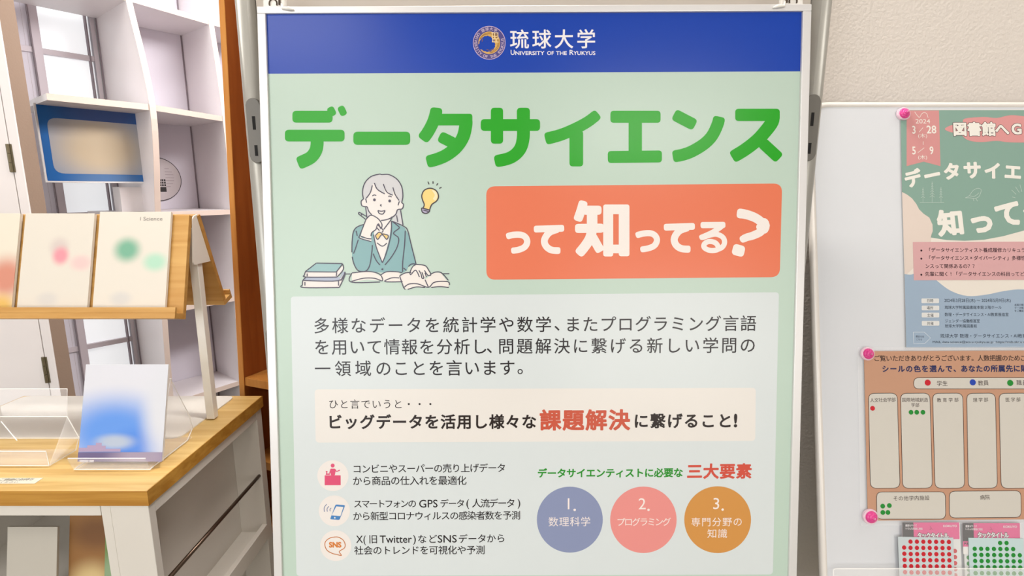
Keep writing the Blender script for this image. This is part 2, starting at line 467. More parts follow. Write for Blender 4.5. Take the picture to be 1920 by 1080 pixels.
for k, d in div_px.items():
    s, _ = lat_back(*d['back'])
    pp = lw(s, -DEP, 0)
    pts = []
    for (x, y) in d['front']:
        q = at_pl(x, y, pp, D); pts.append(((q-pp).dot(NN)-DEP, q.z))
    div[k] = (s, pts)
    prof = [Vector(a) for a in pts]
    prof = [(prof[0].x, 2.3)] + [tuple(v) for v in catmull(prof, 4)] + [(prof[-1].x, 0.05)]
    loop = [(-DEP+.004, 2.3)] + prof + [(-DEP+.004, 0.05)]
    board = lprism('divider', [lw(s, t, z) for t, z in loop], D*TH, M_lat)
    eb = bmesh.new()
    A = [L0 @ lw(s-.001, t+.0008, z) for t, z in prof]; B = [L0 @ lw(s+TH+.001, t+.0008, z) for t, z in prof]
    va = [eb.verts.new(p) for p in A]; vb = [eb.verts.new(p) for p in B]
    vc = [eb.verts.new(p - NN*.002) for p in A]; vd = [eb.verts.new(p - NN*.002) for p in B]
    for i in range(len(A)-1):
        eb.faces.new((va[i], vb[i], vb[i+1], va[i+1])); eb.faces.new((va[i], va[i+1], vc[i+1], vc[i])); eb.faces.new((vb[i], vd[i], vd[i+1], vb[i+1]))
    bm_obj('edge_band', eb, M_edge, board)
def front_t(k, z):
    P = div[k][1]
    for a, b in zip(P, P[1:]):
        if b[1] <= z <= a[1]: f = (z-b[1])/(a[1]-b[1]); return b[0] + (a[0]-b[0])*f
    return P[0][0] if z > P[0][1] else P[-1][0]
sL, _ = lat_front(65, 193)
sR = div[3][0] + .5
zs = []
for (x, y) in ((390, 36), (417, 218), (432, 393), (439, 556), (447, 714), (455, 860)):
    q = at_pl(x, y, lw(div[3][0], 0, 0), D); zs.append(q.z)
for i, z in enumerate(zs):
    t2, t3 = front_t(2, z), front_t(3, z)
    segs = [(sL if i in (0, 1, 5) else None, div[2][0], t2, t2), (div[2][0]+TH, div[3][0], t2, t3), (div[3][0]+TH, sR, t3, t3)]
    for (a, b, ta, tb) in segs:
        if a is None: continue
        ta -= .004; tb -= .004
        lprism('shelf_board', [lw(a, -DEP+.004, z-.02), lw(b, -DEP+.004, z-.02), lw(b, tb, z-.02), lw(a, ta, z-.02)], (0, 0, .02), M_lat)
        lprism('edge_band', [lw(a, ta, z-.0205), lw(b, tb, z-.0205), lw(b, tb+.0015, z-.0205), lw(a, ta+.0015, z-.0205)], (0, 0, .021), M_edge)
s2, s3 = div[2][0], div[3][0]
lprism('back_panel', [lw(s2+.0005, -DEP-.012, .05), lw(s3-.001, -DEP-.012, .05), lw(s3-.001, -DEP+.002, .05), lw(s2+.0005, -DEP+.002, .05)], (0, 0, 2.25), M_lav)
lprism('back_panel', [lw(s3+.001, -DEP-.012, .05), lw(sR, -DEP-.012, .05), lw(sR, -DEP+.002, .05), lw(s3+.001, -DEP+.002, .05)], (0, 0, 2.25), M_lav)
def quadprism(name, a, b, z0, z1, t0, t1, m, parent=None):
    return prism(name, [lw(a, t0, z0), lw(b, t0, z0), lw(b, t1, z0), lw(a, t1, z0)], (0, 0, z1-z0), m, parent)
# dark strips that paint in the shade of the corners beside the uprights
M_gap = mat('painted_gap_shade', (150, 138, 144), .8)
for s in (s2, s3): lprism('gap_shade_strip', [lw(s-.006, -DEP+.0022, .06), lw(s-.0012, -DEP+.0022, .06), lw(s-.0012, -DEP+.004, .06), lw(s-.006, -DEP+.004, .06)], (0, 0, 2.2), M_gap)
# window behind the left bay
TW = -DEP-.02
def wb(px, py): p = at_pl(px, py, P0 + NN*TW, NN); return (p-P0).dot(D), p.z
M_frame = mat('lilac_grey_window_frame', (222, 212, 218), .45)
M_glass, nt, b = newmat('frosted_window_glass')
b.inputs['Base Color'].default_value = (.62, .64, .64, 1); b.inputs['Roughness'].default_value = .35
b.inputs['Emission Color'].default_value = (.95, .97, 1, 1); b.inputs['Emission Strength'].default_value = .55
a0, _ = wb(65, 5); a1, _ = wb(163, 15); b0, _ = wb(49, 5); c0, _ = wb(33, 5)
sLL = c0 - .02
win = quadprism('window_1', c0-.3, s2-.004, .0, 2.6, TW-.03, TW-.012, M_glass); tag(win, kind='structure')
for n, (x0, x1, tt, mm) in enumerate(((b0, a0, TW+.012, M_frame), (a1, s2-.006, TW+.012, M_frame))):
    fr = quadprism('window_frame', x0, x1, 0, 2.6, TW-.014, tt, mm); fr.parent = win
    g = quadprism('groove_shade_strip', x0-.004 if n == 0 else x1-.03, x0-.0005 if n == 0 else x1-.026, 0, 2.6, TW-.012, tt+.001, M_gap); g.parent = win  # raised dark strip, shade of the groove put into its colour
lp = quadprism('side_pane', c0-.04, b0-.002, 0, 2.6, TW-.015, TW-.002, M_lav); lp.parent = win
for (px, py) in ((125, 99), (200, 640), (125, 400)):
    _, z = wb(px, py)
    for (x0, x1) in ((a0, a1), (c0-.04, b0)):
        br = quadprism('glazing_bar', x0, x1, z-.018, z+.002, TW-.012, TW+.006, M_frame); br.parent = win
# far wall carrying on beyond the shelving
fw = quadprism('wall_far', s2, sR+.8, 0, 2.6, TW-.12, TW-.03, M_white); tag(fw, kind='structure')
# wall strip with its shade painted in tan and the white door at the far left
YT = 2.13
e0 = at_y(33, 0, YT).x
wallbox('wall_tan_shade', (-3.2, YT, 0), (e0+.005, YT+.1, 2.6), M_tan_shade)
YD = 1.72
xe = at_y(93, 620, YD).x; xg = at_y(75, 620, YD).x; xl = at_y(-3, 620, YD).x
M_door = mat('white_door_paint', (246, 240, 238), .35)
door = box('door_1', (xl-.12, YD, .01), (xg-.0015, YD+.035, 2.3), M_door, bevel=.0015); tag(door, kind='structure')
jam = box('trim_1', (xg+.0015, YD, 0), (xe, YD+.004, 2.6), M_door, bevel=.001); tag(jam, kind='structure')
wallbox('wall_door_side', (xg+.0015, YD+.0045, 0), (xe-.0008, YD+.062, 2.6), M_tan_shade)  # return of the door wall, its shade painted tan
M_brass = mat('tarnished_brass', (122, 112, 88), .35, .6)
for (x, y0, y1) in ((17, 270, 323), (81, 669, 717)):
    za, zb = at_y(x, y0, YD).z, at_y(x, y1, YD).z
    bm = bmesh.new(); xx = xg
    add_box(bm, (xx-.008, YD-.004, zb), (xx+.008, YD-.0005, za))
    for i in range(3):
        h = (za-zb)/3; tube_bm(bm, [(xx, YD-.006, zb+i*h+.001), (xx, YD-.006, zb+(i+1)*h-.001)], .005, 10)
    bm_obj('hinge', bm, M_brass, door)
hd = box('door_handle', (xl-.09, YD-.05, .98), (xl-.07, YD-.001, 1.12), M_brass, door, .003)

# blue sign on the shelf front
cn = [(68, 196), (272, 212), (273, 336), (85, 339)]
p = [lat_front(*c) for c in cn]
sg0, sg1 = (p[0][0]+p[3][0])/2, (p[1][0]+p[2][0])/2; zt, zb = p[0][1], p[3][1]
tf = .012
SP = Plane(lw(sg0, tf, zb), D, Vector((0, 0, 1)))
W_, H_ = (sg1-sg0), zt-zb
sign = empty('hanging_sign', SP.M, 'blue bordered sign with plain beige middle hung on the white lattice shelf', 'sign')
def lbox(name, x0, y0, x1, y1, h0, h1, m, parent, bevel=.0008): return box(name, (x0, y0, h0), (x1, y1, h1), m, parent, bevel)
lbox('backing_board', -.006, -.006, W_+.006, H_+.004, -.006, 0, mat('white_board', (235, 232, 230)), sign)
def flat(name, poly, h, m, parent): 
    return mesh(name, [(q[0], q[1], h) for q in poly], [list(range(len(poly)))], m, parent)
flat('blue_border', rrect(0, 0, W_, H_, .002), .0006, soft_print('blue_print', (18, 98, 172), [(W_*.6, H_*.95, W_*.6, H_*.35, (70, 85, 135), .8), (W_*.55, 0, W_*.5, H_*.3, (95, 130, 175), .8)]), sign)
flat('beige_field', rrect(W_*.07, H_*.10, W_*1.0, H_*.84, .03), .0012, soft_print('beige_print', (150, 160, 178), [(W_*.52, H_*.46, W_*.62, H_*.62, (205, 188, 160), 1.0)]), sign)
# round notice standing in the bay
q = lat_back(297, 335)
ts = -DEP+.007
p = at_pl(296, 336, lw(0, ts, 0), NN); sc_, zc = (p-P0).dot(D), p.z
pr_ = at_pl(340, 336, lw(0, ts, 0), NN); rad = (pr_-P0).dot(D)-sc_
disc_z = zc
CP = Plane(lw(sc_, ts, disc_z), D, Vector((0, 0, 1)))
rd = empty('round_notice', CP.M, 'round pale grey notice with black rim on the shelf back, right of blue sign', 'sign')
bm = bmesh.new()
def disc3(name, r0, h0, h1, m, parent, n=48, cx=0, cy=0):
    poly = [(cx+r0*math.cos(2*math.pi*k/n), cy+r0*math.sin(2*math.pi*k/n), h0) for k in range(n)]
    return prism(name, poly, (0, 0, h1-h0), m, parent)
disc3('rim', rad, -.003, 0, mat('black_rim', (45, 35, 40)), rd)
disc3('face', rad-.003, 0, .0012, mat('pale_grey_card', (206, 196, 196)), rd)
M_ink = mat('black_ink', (40, 34, 34), .5)
tw = Plane(CP.O, CP.U, CP.V)
sky = [[(-.02+.009*i, -.03+.009*j) for i in range(3)] for j in range(3)]
vs = []; fs = []
def addq(x0, y0, x1, y1):
    b = len(vs); vs.extend([(x0, y0, .0016), (x1, y0, .0016), (x1, y1, .0016), (x0, y1, .0016)]); fs.append([b, b+1, b+2, b+3])
for i in range(3):
    for j in range(3): addq(.004+.009*i, -.03+.011*j, .011+.009*i, -.022+.011*j)
addq(.004, -.055, .029, -.034)
mesh('window_emblem', vs, fs, M_ink, rd)
vs = []; fs = []
for j in range(7): addq(.03, .045-.013*j, .03+.035*math.sqrt(max(.1, 1-(j-3)**2/12)), .047-.013*j)
mesh('text_rows', vs, fs, mat('grey_ink', (160, 148, 150)), rd)
# white card box in the left bay
p1, p2 = lat_front(226, 345), lat_front(284, 345)
bx = prism('white_box', [lw(p1[0], -.02, zs[2]+.001), lw(p2[0]-.012, -.02, zs[2]+.001), lw(p2[0]-.012, -.10, zs[2]+.001), lw(p1[0], -.10, zs[2]+.001)], (0, 0, .095), mat('white_card', (232, 226, 226)), None, .001)
# needs something to stand on: left bay shelf at that height
lprism('shelf_board', [lw(lat_front(205, 395)[0], -DEP+.004, zs[2]-.02), lw(s2, -DEP+.004, zs[2]-.02), lw(s2, front_t(2, zs[2])-.004, zs[2]-.02), lw(lat_front(205, 395)[0], front_t(2, zs[2])-.004, zs[2]-.02)], (0, 0, .02), M_lat)
tag(bx, 'small plain white box standing in the shelf bay under the blue sign', 'box')

# ------------------------------------------------------------------ brown wooden bookcase between the counter and the panel
M_bk = wood('orange_brown_wood', (196, 128, 58), (212, 146, 72), (30, 30, 3), .4)
M_bkd = wood('red_brown_wood', (146, 74, 26), (160, 86, 34), (30, 30, 2.5), .5)
Fd = Vector((.925, -.379, 0)).normalized(); Bd = Vector((.379, .925, 0)).normalized()
fl = at_y(450, 742, 1.43); z742 = fl.z
lean = math.tan(R(3.3))
bk0 = Vector((fl.x, fl.y, 0)) - Fd*(-lean*0)
bc = empty('wooden_bookcase', bk0, 'orange brown wooden bookcase with open shelves, seen between the counter and the grey pole', 'bookcase')
BI = bc.matrix_basis.inverted()
def bw(a, d, z): return Vector((0, 0, 0)) + Fd*(a + (z742-z)*lean*-0.0 - (z-z742)*lean*-1*0 + (z742-z)*0 + (z-z742)*lean) + Bd*d + Vector((0, 0, z))
def bprism(name, a0, a1, d0, d1, z0, z1, m, bev=.0008, parent=None):
    poly = [bw(a0, d0, z0), bw(a1, d0, z0), bw(a1, d1, z0), bw(a0, d1, z0)]
    top = [bw(a0, d0, z1), bw(a1, d0, z1), bw(a1, d1, z1), bw(a0, d1, z1)]
    bm = bmesh.new(); A = [bm.verts.new(v) for v in poly]; B = [bm.verts.new(v) for v in top]
    bm.faces.new(A[::-1]); bm.faces.new(B)
    for i in range(4): bm.faces.new((A[i], A[(i+1) % 4], B[(i+1) % 4], B[i]))
    return bm_obj(name, bm, m, parent or bc, bev)
WB = .42
bprism('side_panel', 0, .017, .002, .30, 0, 2.2, M_bkd)
bprism('side_panel', WB-.017, WB, .002, .30, 0, 2.2, M_bkd)
bprism('front_edging', -.0005, .0175, 0, .002, 0, 2.2, M_bk, 0)
bprism('front_edging', WB-.0175, WB+.0005, 0, .002, 0, 2.2, M_bk, 0)
bprism('back_panel', .017, WB-.017, .288, .30, .18, 2.2, M_bkd)
bprism('top_panel', .017, WB-.017, .002, .288, 2.17, 2.2, M_bk)
for (px, py) in ((462, 714), (500, 869), (506, 988)):
    zz = (CAM + ray(px, py)*(1.40/ray(px, py).y)).z
    bprism('shelf_board', .0175, WB-.0175, .004, .288, zz-.024, zz, M_bk)

# ================================================================== COUNTER
ZT = .75
TX1 = at_z(275, 920, ZT).x; TY0 = at_z(275, 920, ZT).y; TY1 = at_z(487, 742, ZT).y; TX0 = at_z(45, 742, ZT).x
M_oak = wood('light_oak', (222, 180, 106), (242, 208, 136), (2.2, 34, 34), .38)
M_oake = wood('oak_edging', (178, 124, 46), (202, 150, 66), (2.5, 22, 60), .42)
M_cab = mat('white_cabinet', (226, 220, 210), .45)
ct = empty('display_counter', ((TX0+TX1)/2, (TY0+TY1)/2, 0), 'white display counter with oak top and side magazine rack, left of the poster', 'counter')
CI = ct.matrix_basis.inverted()
def cbox(name, a, b, m, bev=.001, parent=None): return box(name, CI @ Vector(a), CI @ Vector(b), m, parent or ct, bev)
cbox('counter_top', (TX0, TY0, ZT-.031), (TX1, TY1, ZT), M_oak, .0015)
EB = .0012
bm = bmesh.new()
for a, b_ in (((TX0-EB, TY0-EB, ZT-.0305), (TX1+EB, TY0+.0, ZT-.0008)), ((TX1, TY0, ZT-.0305), (TX1+EB, TY1, ZT-.0008)), ((TX0-EB, TY1, ZT-.0305), (TX1+EB, TY1+EB, ZT-.0008)), ((TX0-EB, TY0, ZT-.0305), (TX0, TY1, ZT-.0008))):
    add_box(bm, CI @ Vector(a), CI @ Vector(b_))
bm_obj('top_edging', bm, M_oake, ct)
zc0 = ZT-.0312
bx1 = TX1-.004; by0 = TY0+.004; by1 = TY1-.002; bx0 = TX0+.004
# recess measured on the side face
ya = at_x(293, 962, bx1).y; yb = at_x(483, 800, bx1).y; ztop = at_x(293, 958, bx1).z
RD = .072
zsh = at_y(470, 997, yb).z                     # the rack floor
zfl = .05
cbox('side_post', (bx1-RD, by0, 0), (bx1, ya, zc0), M_cab)
cbox('side_post', (bx1-RD, yb, 0), (bx1, by1, zc0), M_cab)
cbox('top_rail', (bx1-RD, ya, ztop), (bx1, yb, zc0), M_cab)
cbox('rack_back_panel', (bx1-RD-.012, by0+.0185, 0), (bx1-RD, by1, zc0), M_cab)
cbox('rack_shelf', (bx1-RD, ya, zsh-.016), (bx1-.004, yb, zsh), M_cab)
cbox('rack_lip', (bx1-.012, ya, zsh-.02), (bx1+.002, yb, zsh+.024), M_cab)
cbox('rack_shelf', (bx1-RD, ya, .10), (bx1-.004, yb, .116), M_cab)
cbox('rack_lip', (bx1-.012, ya, .096), (bx1+.002, yb, .14), M_cab)
M_rod = mat('bronze_rod', (110, 92, 78), .3, .8)
zr = at_x(484, 896, bx1-.006).z
tube('retaining_rod', [CI @ Vector((bx1-.008, ya, zr)), CI @ Vector((bx1-.008, yb, zr))], .0045, M_rod, ct, 16)
# front with an open compartment
ox = at_y(196, 1000, by0).x; ozt = at_y(60, 967, by0).z
cbox('front_panel', (ox, by0, 0), (bx1-RD, by0+.018, zc0), M_cab)
cbox('front_rail', (bx0, by0, ozt), (ox-.001, by0+.018, zc0), M_cab)
cbox('front_post', (bx0, by0, 0), (bx0+.03, by0+.018, ozt), M_cab)
cbox('end_panel', (bx0, by0+.018, 0), (bx0+.018, by1, zc0), M_cab)
cbox('back_panel', (bx0+.018, by1-.016, 0), (bx1-RD-.012, by1, zc0), M_cab)
zcf = ozt-.29
cbox('compartment_floor', (bx0+.018, by0+.0185, zcf-.016), (bx1-RD-.0125, by1-.0165, zcf), M_cab)
cbox('compartment_ceiling', (bx0+.018, by0+.0185, ozt), (bx1-RD-.0125, by1-.0165, ozt+.012), M_cab)
cbox('plinth', (bx0+.02, by0+.02, 0), (bx1-RD-.02, by0+.034, .07), M_cab)
# leaflets leaning in the compartment
def leaflet(x0, wd, ht, yy, m, label, tilt=12, dz=0, group=None, th=.006):
    o = box('leaflet', (0, 0, 0), (wd, th, ht), m, None, .0006)
    o.matrix_basis = Matrix.Translation((x0, yy, zcf+.001+dz)) @ Matrix.Rotation(R(-tilt), 4, 'X')
    tag(o, label, 'leaflet', group)
    return o
Y1c = by0+.16
lm = lambda nm, c, sp: soft_print(nm, c, sp, 'XZ')
leaflet(-1.06, .105, .20, by0+.06, lm('pale_leaflet', (196, 190, 178), [(.06, .03, .1, .06, (96, 92, 104), .9)]), 'pale grey leaflet at the left of the counter compartment')
leaflet(-.95, .085, .235, by0+.085, lm('brown_leaflet', (150, 106, 60), [(.05, .06, .07, .07, (222, 196, 140), .95), (.06, .17, .08, .05, (122, 82, 48), .9)]), 'brown and cream leaflet leaning in the middle of the counter compartment')
leaflet(-.862, .062, .225, by0+.07, lm('green_leaflet', (116, 140, 84), [(.02, .02, .06, .07, (108, 100, 160), .95), (.02, .10, .05, .05, (150, 176, 140), .8)]), 'green and violet leaflet at the right end of the counter compartment')
# note on the counter
nz = ZT+.0006
nt_ = empty('paper_note', at_z(40, 908, ZT), 'small white handwritten note lying on the front edge of the counter', 'note')
NI = nt_.matrix_basis.inverted()
pts = [(-60, 922), (68, 906+5), (81, 896), (-45, 896)]
pts = [(-60, 907), (65, 907), (81, 896.5), (-45, 896.5)]
prism('paper', [NI @ at_z(x, y, ZT+.0003) for x, y in pts], (0, 0, .0006), mat('note_paper', (244, 240, 222)), nt_)
NP = Plane(Vector((0, 0, ZT+.0011)), Vector((1, 0, 0)), Vector((0, 1, 0)))
t = Txt(NP); t.run('ご自由にお持ち', 4, 60, 899, 898.5, 10, 0, 1, .9); t.run('ください', 4, 30, 904, 904, 7, 0, 1, .9)
o = t.build('handwriting', 0, M_ink, None)
o.parent = nt_; o.matrix_basis = NI @ NP.M

# ------------------------------------------------------------------ double sided booklet rack
M_met = mat('cream_metal', (250, 246, 236), .4, 0, .5)
M_beech = wood('beech_board', (196, 146, 76), (216, 170, 100), (2, 30, 30), .4)
M_beechd = wood('beech_back', (190, 138, 68), (208, 158, 88), (2, 30, 30), .45)
pfr = at_z(340, 823, ZT); pbr = at_z(440, 743.5, ZT)
PX1 = (pfr.x+pbr.x)/2; PY0 = pfr.y; PY1 = pbr.y-.004; PX0 = TX0+.012
rk = empty('booklet_rack', ((PX0+PX1)/2, (PY0+PY1)/2, ZT), 'two sided beech booklet rack on cream metal posts, standing on the counter', 'rack')
RI = rk.matrix_basis.inverted()
def rprism(name, poly, vec, m, bev=0, parent=None): return prism(name, [RI @ Vector(p) for p in poly], vec, m, parent or rk, bev)
pl_ = round_poly([(PX0, PY0), (PX1, PY0), (PX1, PY1), (PX0, PY1)], .022)
rprism('base_plate', [(x, y, ZT+.0003) for x, y in pl_], (0, 0, .003), M_met)
pb = at_z(397, 785, ZT)
def rackpost(cx):
    rprism('post', [(cx-.0095, pb.y-.0095, ZT+.003), (cx+.0095, pb.y-.0095, ZT+.003), (cx+.0095, pb.y+.0095, ZT+.003), (cx-.0095, pb.y+.0095, ZT+.003)], (0, 0, H-.09-ZT), M_met, .0012)
    br = round_poly([(pb.y-.012, H-.06), (pb.y+.012, H-.055), (pb.y+.052, H-.168), (pb.y-.030, H-.168)], .008)
    rprism('bracket', [(cx+.0095, y, z) for y, z in br], (.003, 0, 0), M_met)
XE = -.715
rackpost(at_y(383, 640, pb.y).x); rackpost(PX0+.05)
def board(y_t, z_t, y_b, z_b, sgn, name, m):
    T = .011
    d = Vector((0, y_t-y_b, z_t-z_b)).normalized(); n = Vector((0, -d.z, d.y))*(-1 if sgn > 0 else 1)
    n = Vector((0, -sgn*abs(d.z), 0)) + Vector((0, 0, abs(d.y))); n.normalize()   # facing out
    xa, xb = -1.42, XE
    b0_ = Vector((0, y_b, z_b)); t0_ = Vector((0, y_t, z_t))
    poly = [b0_, t0_, t0_-n*T, b0_-n*T]
    bo = rprism(name, [p + Vector((xa, 0, 0)) for p in poly], (xb-xa, 0, 0), m, .0008)
    # ledge
    l0 = b0_ - n*T; l1 = b0_ + n*.028
    dn = -d*.012
    poly = [l0, l1, l1+dn, l0+dn]
    rprism('ledge', [p + Vector((xa, 0, 0)) for p in poly], (xb-xa, 0, 0), M_beech, .0006)
    poly = [l1, l1+d*.012, l1+d*.012-n*.006, l1-n*.006]
    rprism('ledge_lip', [p + Vector((xa, 0, 0)) for p in poly], (xb-xa, 0, 0), M_beech, .0004)
    return b0_, d, n
fz_b = at_y(343, 588, 1.13); fz_t = at_y(343, 403, pb.y-.03)
B0, Dv, Nv = board(pb.y-.03, fz_t.z, 1.13, fz_b.z, 1, 'front_board', M_beech)
rz_t = fz_t.z; rb = at_y(412, 560, pb.y+.085)
board(pb.y+.012, rz_t, pb.y+.085, rb.z, -1, 'rear_board', M_beechd)
# booklets on the front board
RP = Plane(Vector((0, B0.y, B0.z)) + Nv*.0012, Vector((1, 0, 0)), Dv)
def booklet(px0, px1, pyt, m, label, th=.008):
    u0 = RP.uv(px0, 588).x; u1 = RP.uv(px1, 588).x; vt = RP.uv(px0, pyt).y
    e = empty('booklet', RP.M @ Matrix.Translation((u0, .0005, 0)), label, 'booklet')
    box('cover', (0, 0, th-.001), (u1-u0, vt, th), m(u1-u0, vt), e, .0003)
    box('pages', (.001, .001, 0), (u1-u0-.001, vt-.001, th-.001), mat('paper_pages', (238, 232, 222)), e, 0)
    return e, u1-u0, vt, th
booklet(-78, 27, 402, lambda w_, h_: soft_print('red_yellow_print', (226, 218, 200), [(w_*.85, h_*.35, w_*.5, h_*.3, (205, 120, 95), .85), (w_*.8, h_*.05, w_*.4, h_*.2, (225, 180, 80), .9)]), 'booklet with red and yellow soft print at the left frame edge of the rack')
booklet(37, 168, 402, lambda w_, h_: soft_print('pink_print', (222, 215, 202), [(w_*.53, h_*.66, w_*.2, h_*.14, (206, 192, 186), .8), (w_*.56, h_*.57, w_*.17, h_*.13, (228, 150, 160), 1), (w_*.86, h_*.5, w_*.22, h_*.11, (232, 190, 188), .8), (w_*.42, h_*.14, w_*.22, h_*.1, (208, 204, 198), .8)]), 'cream booklet with pink print on the booklet rack')
e, w_, h_, th = booklet(178, 313, 399, lambda w_, h_: soft_print('green_print', (224, 217, 204), [(w_*.42, h_*.62, w_*.26, h_*.17, (120, 176, 148), 1), (w_*.82, h_*.5, w_*.24, h_*.13, (170, 216, 190), .9), (w_*.38, h_*.14, w_*.22, h_*.1, (206, 204, 200), .8)]), 'cream booklet with green print on the booklet rack')
BP = Plane(e.matrix_basis @ Vector((0, 0, th+.0004)), RP.U, RP.V)
t = Txt(BP); t.span('l Science', 262, 305, 410, 410, 10); o = t.build('cover_lettering', 0, mat('grey_ink2', (150, 145, 138)), None)
o.parent = e; o.matrix_basis = e.matrix_basis.inverted() @ BP.M

# ------------------------------------------------------------------ clear acrylic holders on the counter
M_acr = clear('clear_acrylic', alpha=.10); M_acre = clear('acrylic_cut_edge', (1, 1, .98), .62, .1)
def sheet(name, pts, m, parent, I, th=.0022, edge=None):
    """an acrylic sheet through world points, with brighter cut edges"""
    P = [I @ Vector(p) for p in pts]
    n = (P[1]-P[0]).cross(P[2]-P[0]).normalized()
    o = prism(name, P, n*th, m, parent)
    return o
def edges_tube(parent, I, chains, r=.0010):
    bm = bmesh.new()
    for c in chains: tube_bm(bm, [I @ Vector(p) for p in c], r, 6)
    return bm_obj('cut_edge', bm, M_acre, parent)
def holder(Mo, W, label):
    """bent acrylic stand: leaning back sheet, ledge, short front lip and foot; local x right, y away, z up"""
    e = empty('acrylic_holder', Mo, label, 'leaflet holder')
    I = Matrix()
    hb = .125; yb_ = .105; zb_ = .16
    A = [(0, .0, .006), (W, .0, .006), (W, .07, .155), (0, .07, .155)]
    A = [Vector(a) for a in A]
    sheet('back_sheet', [A[0], A[1], A[2]+Vector((0, 0, 0)), A[3]], M_acr, e, I)
    sheet('foot_sheet', [(0, .0, .0005), (W, 0, .0005), (W, .115, .0005), (0, .115, .0005)], M_acr, e, I)
    sheet('front_lip', [(0, -.024, .0012), (W, -.024, .0012), (W, -.034, .030), (0, -.034, .030)], M_acr, e, I)
    sheet('ledge_sheet', [(0, -.024, .0012), (W, -.024, .0012), (W, .0, .006), (0, 0, .006)], M_acr, e, I)
    for x in (0, W-.0022):
        sheet('side_sheet', [(x, -.024, .001), (x, .10, .001), (x, .122, .018), (x, .118, .05), (x, .070, .145), (x, 0, .006)], M_acr, e, I)
        edges_tube(e, I, [[(x, -.024, .001), (x, .10, .001), (x, .122, .018), (x, .118, .05), (x, .070, .155), (x, 0, .006)]])
    edges_tube(e, I, [[A[3], A[2]], [A[0], A[1]], [(0, -.034, .030), (W, -.034, .030)], [(0, -.024, .0012), (W, -.024, .0012)]])
    return e
ha = at_z(140, 884, ZT); hb_ = at_z(282, 885, ZT)
holder(Matrix.Translation((ha.x+.0, ha.y+.024, ZT+.0035)), hb_.x-ha.x, 'clear acrylic holder carrying the blue and white booklet on the counter')
# blue booklet in it
vt_ = Vector((0, .07, .149)).normalized()
bp0 = Vector((ha.x-.002, ha.y+.019, ZT+.0125))
BB = Plane(bp0, Vector((1, 0, 0)), Vector((0, .30, 1)))
bw_, bh_ = (hb_.x-ha.x)*1.0, 0
bl = empty('booklet', BB.M, 'white and blue booklet with violet foot in the clear acrylic holder', 'booklet')
c_tr = BB.uv(320, 683); c_br = BB.uv(279, 882)
bh_ = c_tr.y; bw_ = c_tr.x
mb = soft_print('blue_cover_print', (216, 217, 224), [(bw_*.40, bh_*.30, bw_*.95, bh_*.52, (96, 148, 226), 1.0), (bw_*.66, bh_*.16, bw_*.4, bh_*.24, (74, 130, 220), .8), (bw_*1.0, bh_*.56, bw_*.38, bh_*.8, (214, 216, 222), 1.0), (bw_*.42, bh_*.2, bw_*.34, bh_*.11, (176, 188, 206), 1.0)])
box('cover', (0, 0, .006), (bw_, bh_, .0068), mb, bl, .0002)
box('pages', (.0005, .0005, 0), (bw_-.001, bh_-.001, .006), mat('paper_pages', (238, 232, 222)), bl, 0)
M_vio = mat('violet_print', (112, 100, 140)); M_mau = mat('mauve_print', (170, 150, 180))
flat('skyline_print', [(0, bh_*.10), (bw_*.5, bh_*.10), (bw_*.5, bh_*.13), (bw_*.32, bh_*.13), (bw_*.32, bh_*.16), (bw_*.27, bh_*.16), (bw_*.27, bh_*.19), (bw_*.2, bh_*.19), (bw_*.2, bh_*.165), (bw_*.1, bh_*.165), (bw_*.1, bh_*.14), (0, bh_*.14)], .0070, M_mau, bl)
flat('foot_band', [(0, 0), (bw_, 0), (bw_, bh_*.095), (0, bh_*.095)], .0072, soft_print('violet_band', (108, 98, 138), [(bw_*.75, bh_*.05, bw_*.5, bh_*.2, (170, 158, 178), .9)]), bl)
BQ = Plane(BB.O + BB.N*.0076, BB.U, BB.V)
t = Txt(BQ); t.run('学都首里の風景', 151, 174, 864.5, 864.5, 5.2, .02); o = t.build('cover_lettering', 0, mat('white_ink', (225, 222, 230)), None)
o.parent = bl; o.matrix_basis = bl.matrix_basis.inverted() @ BQ.M
# the empty holder at the left
h2 = at_z(90, 874, ZT)
e2 = empty('acrylic_holder', (h2.x-.16, h2.y, ZT+.0035), 'empty clear acrylic leaflet holder at the left of the counter', 'leaflet holder')
I2 = e2.matrix_basis.inverted()
def Z(px, py, z): return at_z(px, py, z)
def Yp(px, py, y): return at_y(px, py, y)
z1 = ZT+.004
yF = h2.y
tr = Yp(126, 729, yF+.10); brr = Yp(126, 781, yF+.055)
tl = Vector((tr.x-.26, tr.y, tr.z)); bll = Vector((brr.x-.26, brr.y, brr.z))
sheet('back_sheet', [bll, brr, tr, tl], M_acr, e2, I2)
mid = Yp(148, 820, yF+.05)
f0 = Z(92, 873, z1); f1 = Z(142, 844, z1); fL = Vector((f0.x-.24, f0.y, z1)); f1L = Vector((f1.x-.28, f1.y, z1))
sheet('foot_sheet', [fL, f0, f1, f1L], M_acr, e2, I2)
lt = Yp(86, 846, yF-.004); ltL = Vector((lt.x-.2, lt.y, lt.z))
sheet('front_lip', [fL, f0, lt, ltL], M_acr, e2, I2)
sheet('side_sheet', [f0, f1, mid, brr], M_acr, e2, I2)
sd = [Z(30, 855, z1), Yp(5, 790, yF+.03), Yp(33, 830, yF+.04)]
edges_tube(e2, I2, [[bll, brr, tr, tl], [fL, f0, f1, mid, brr], [f0, lt, ltL], [Yp(32, 826, yF+.03), Yp(2, 790, yF+.05)]])

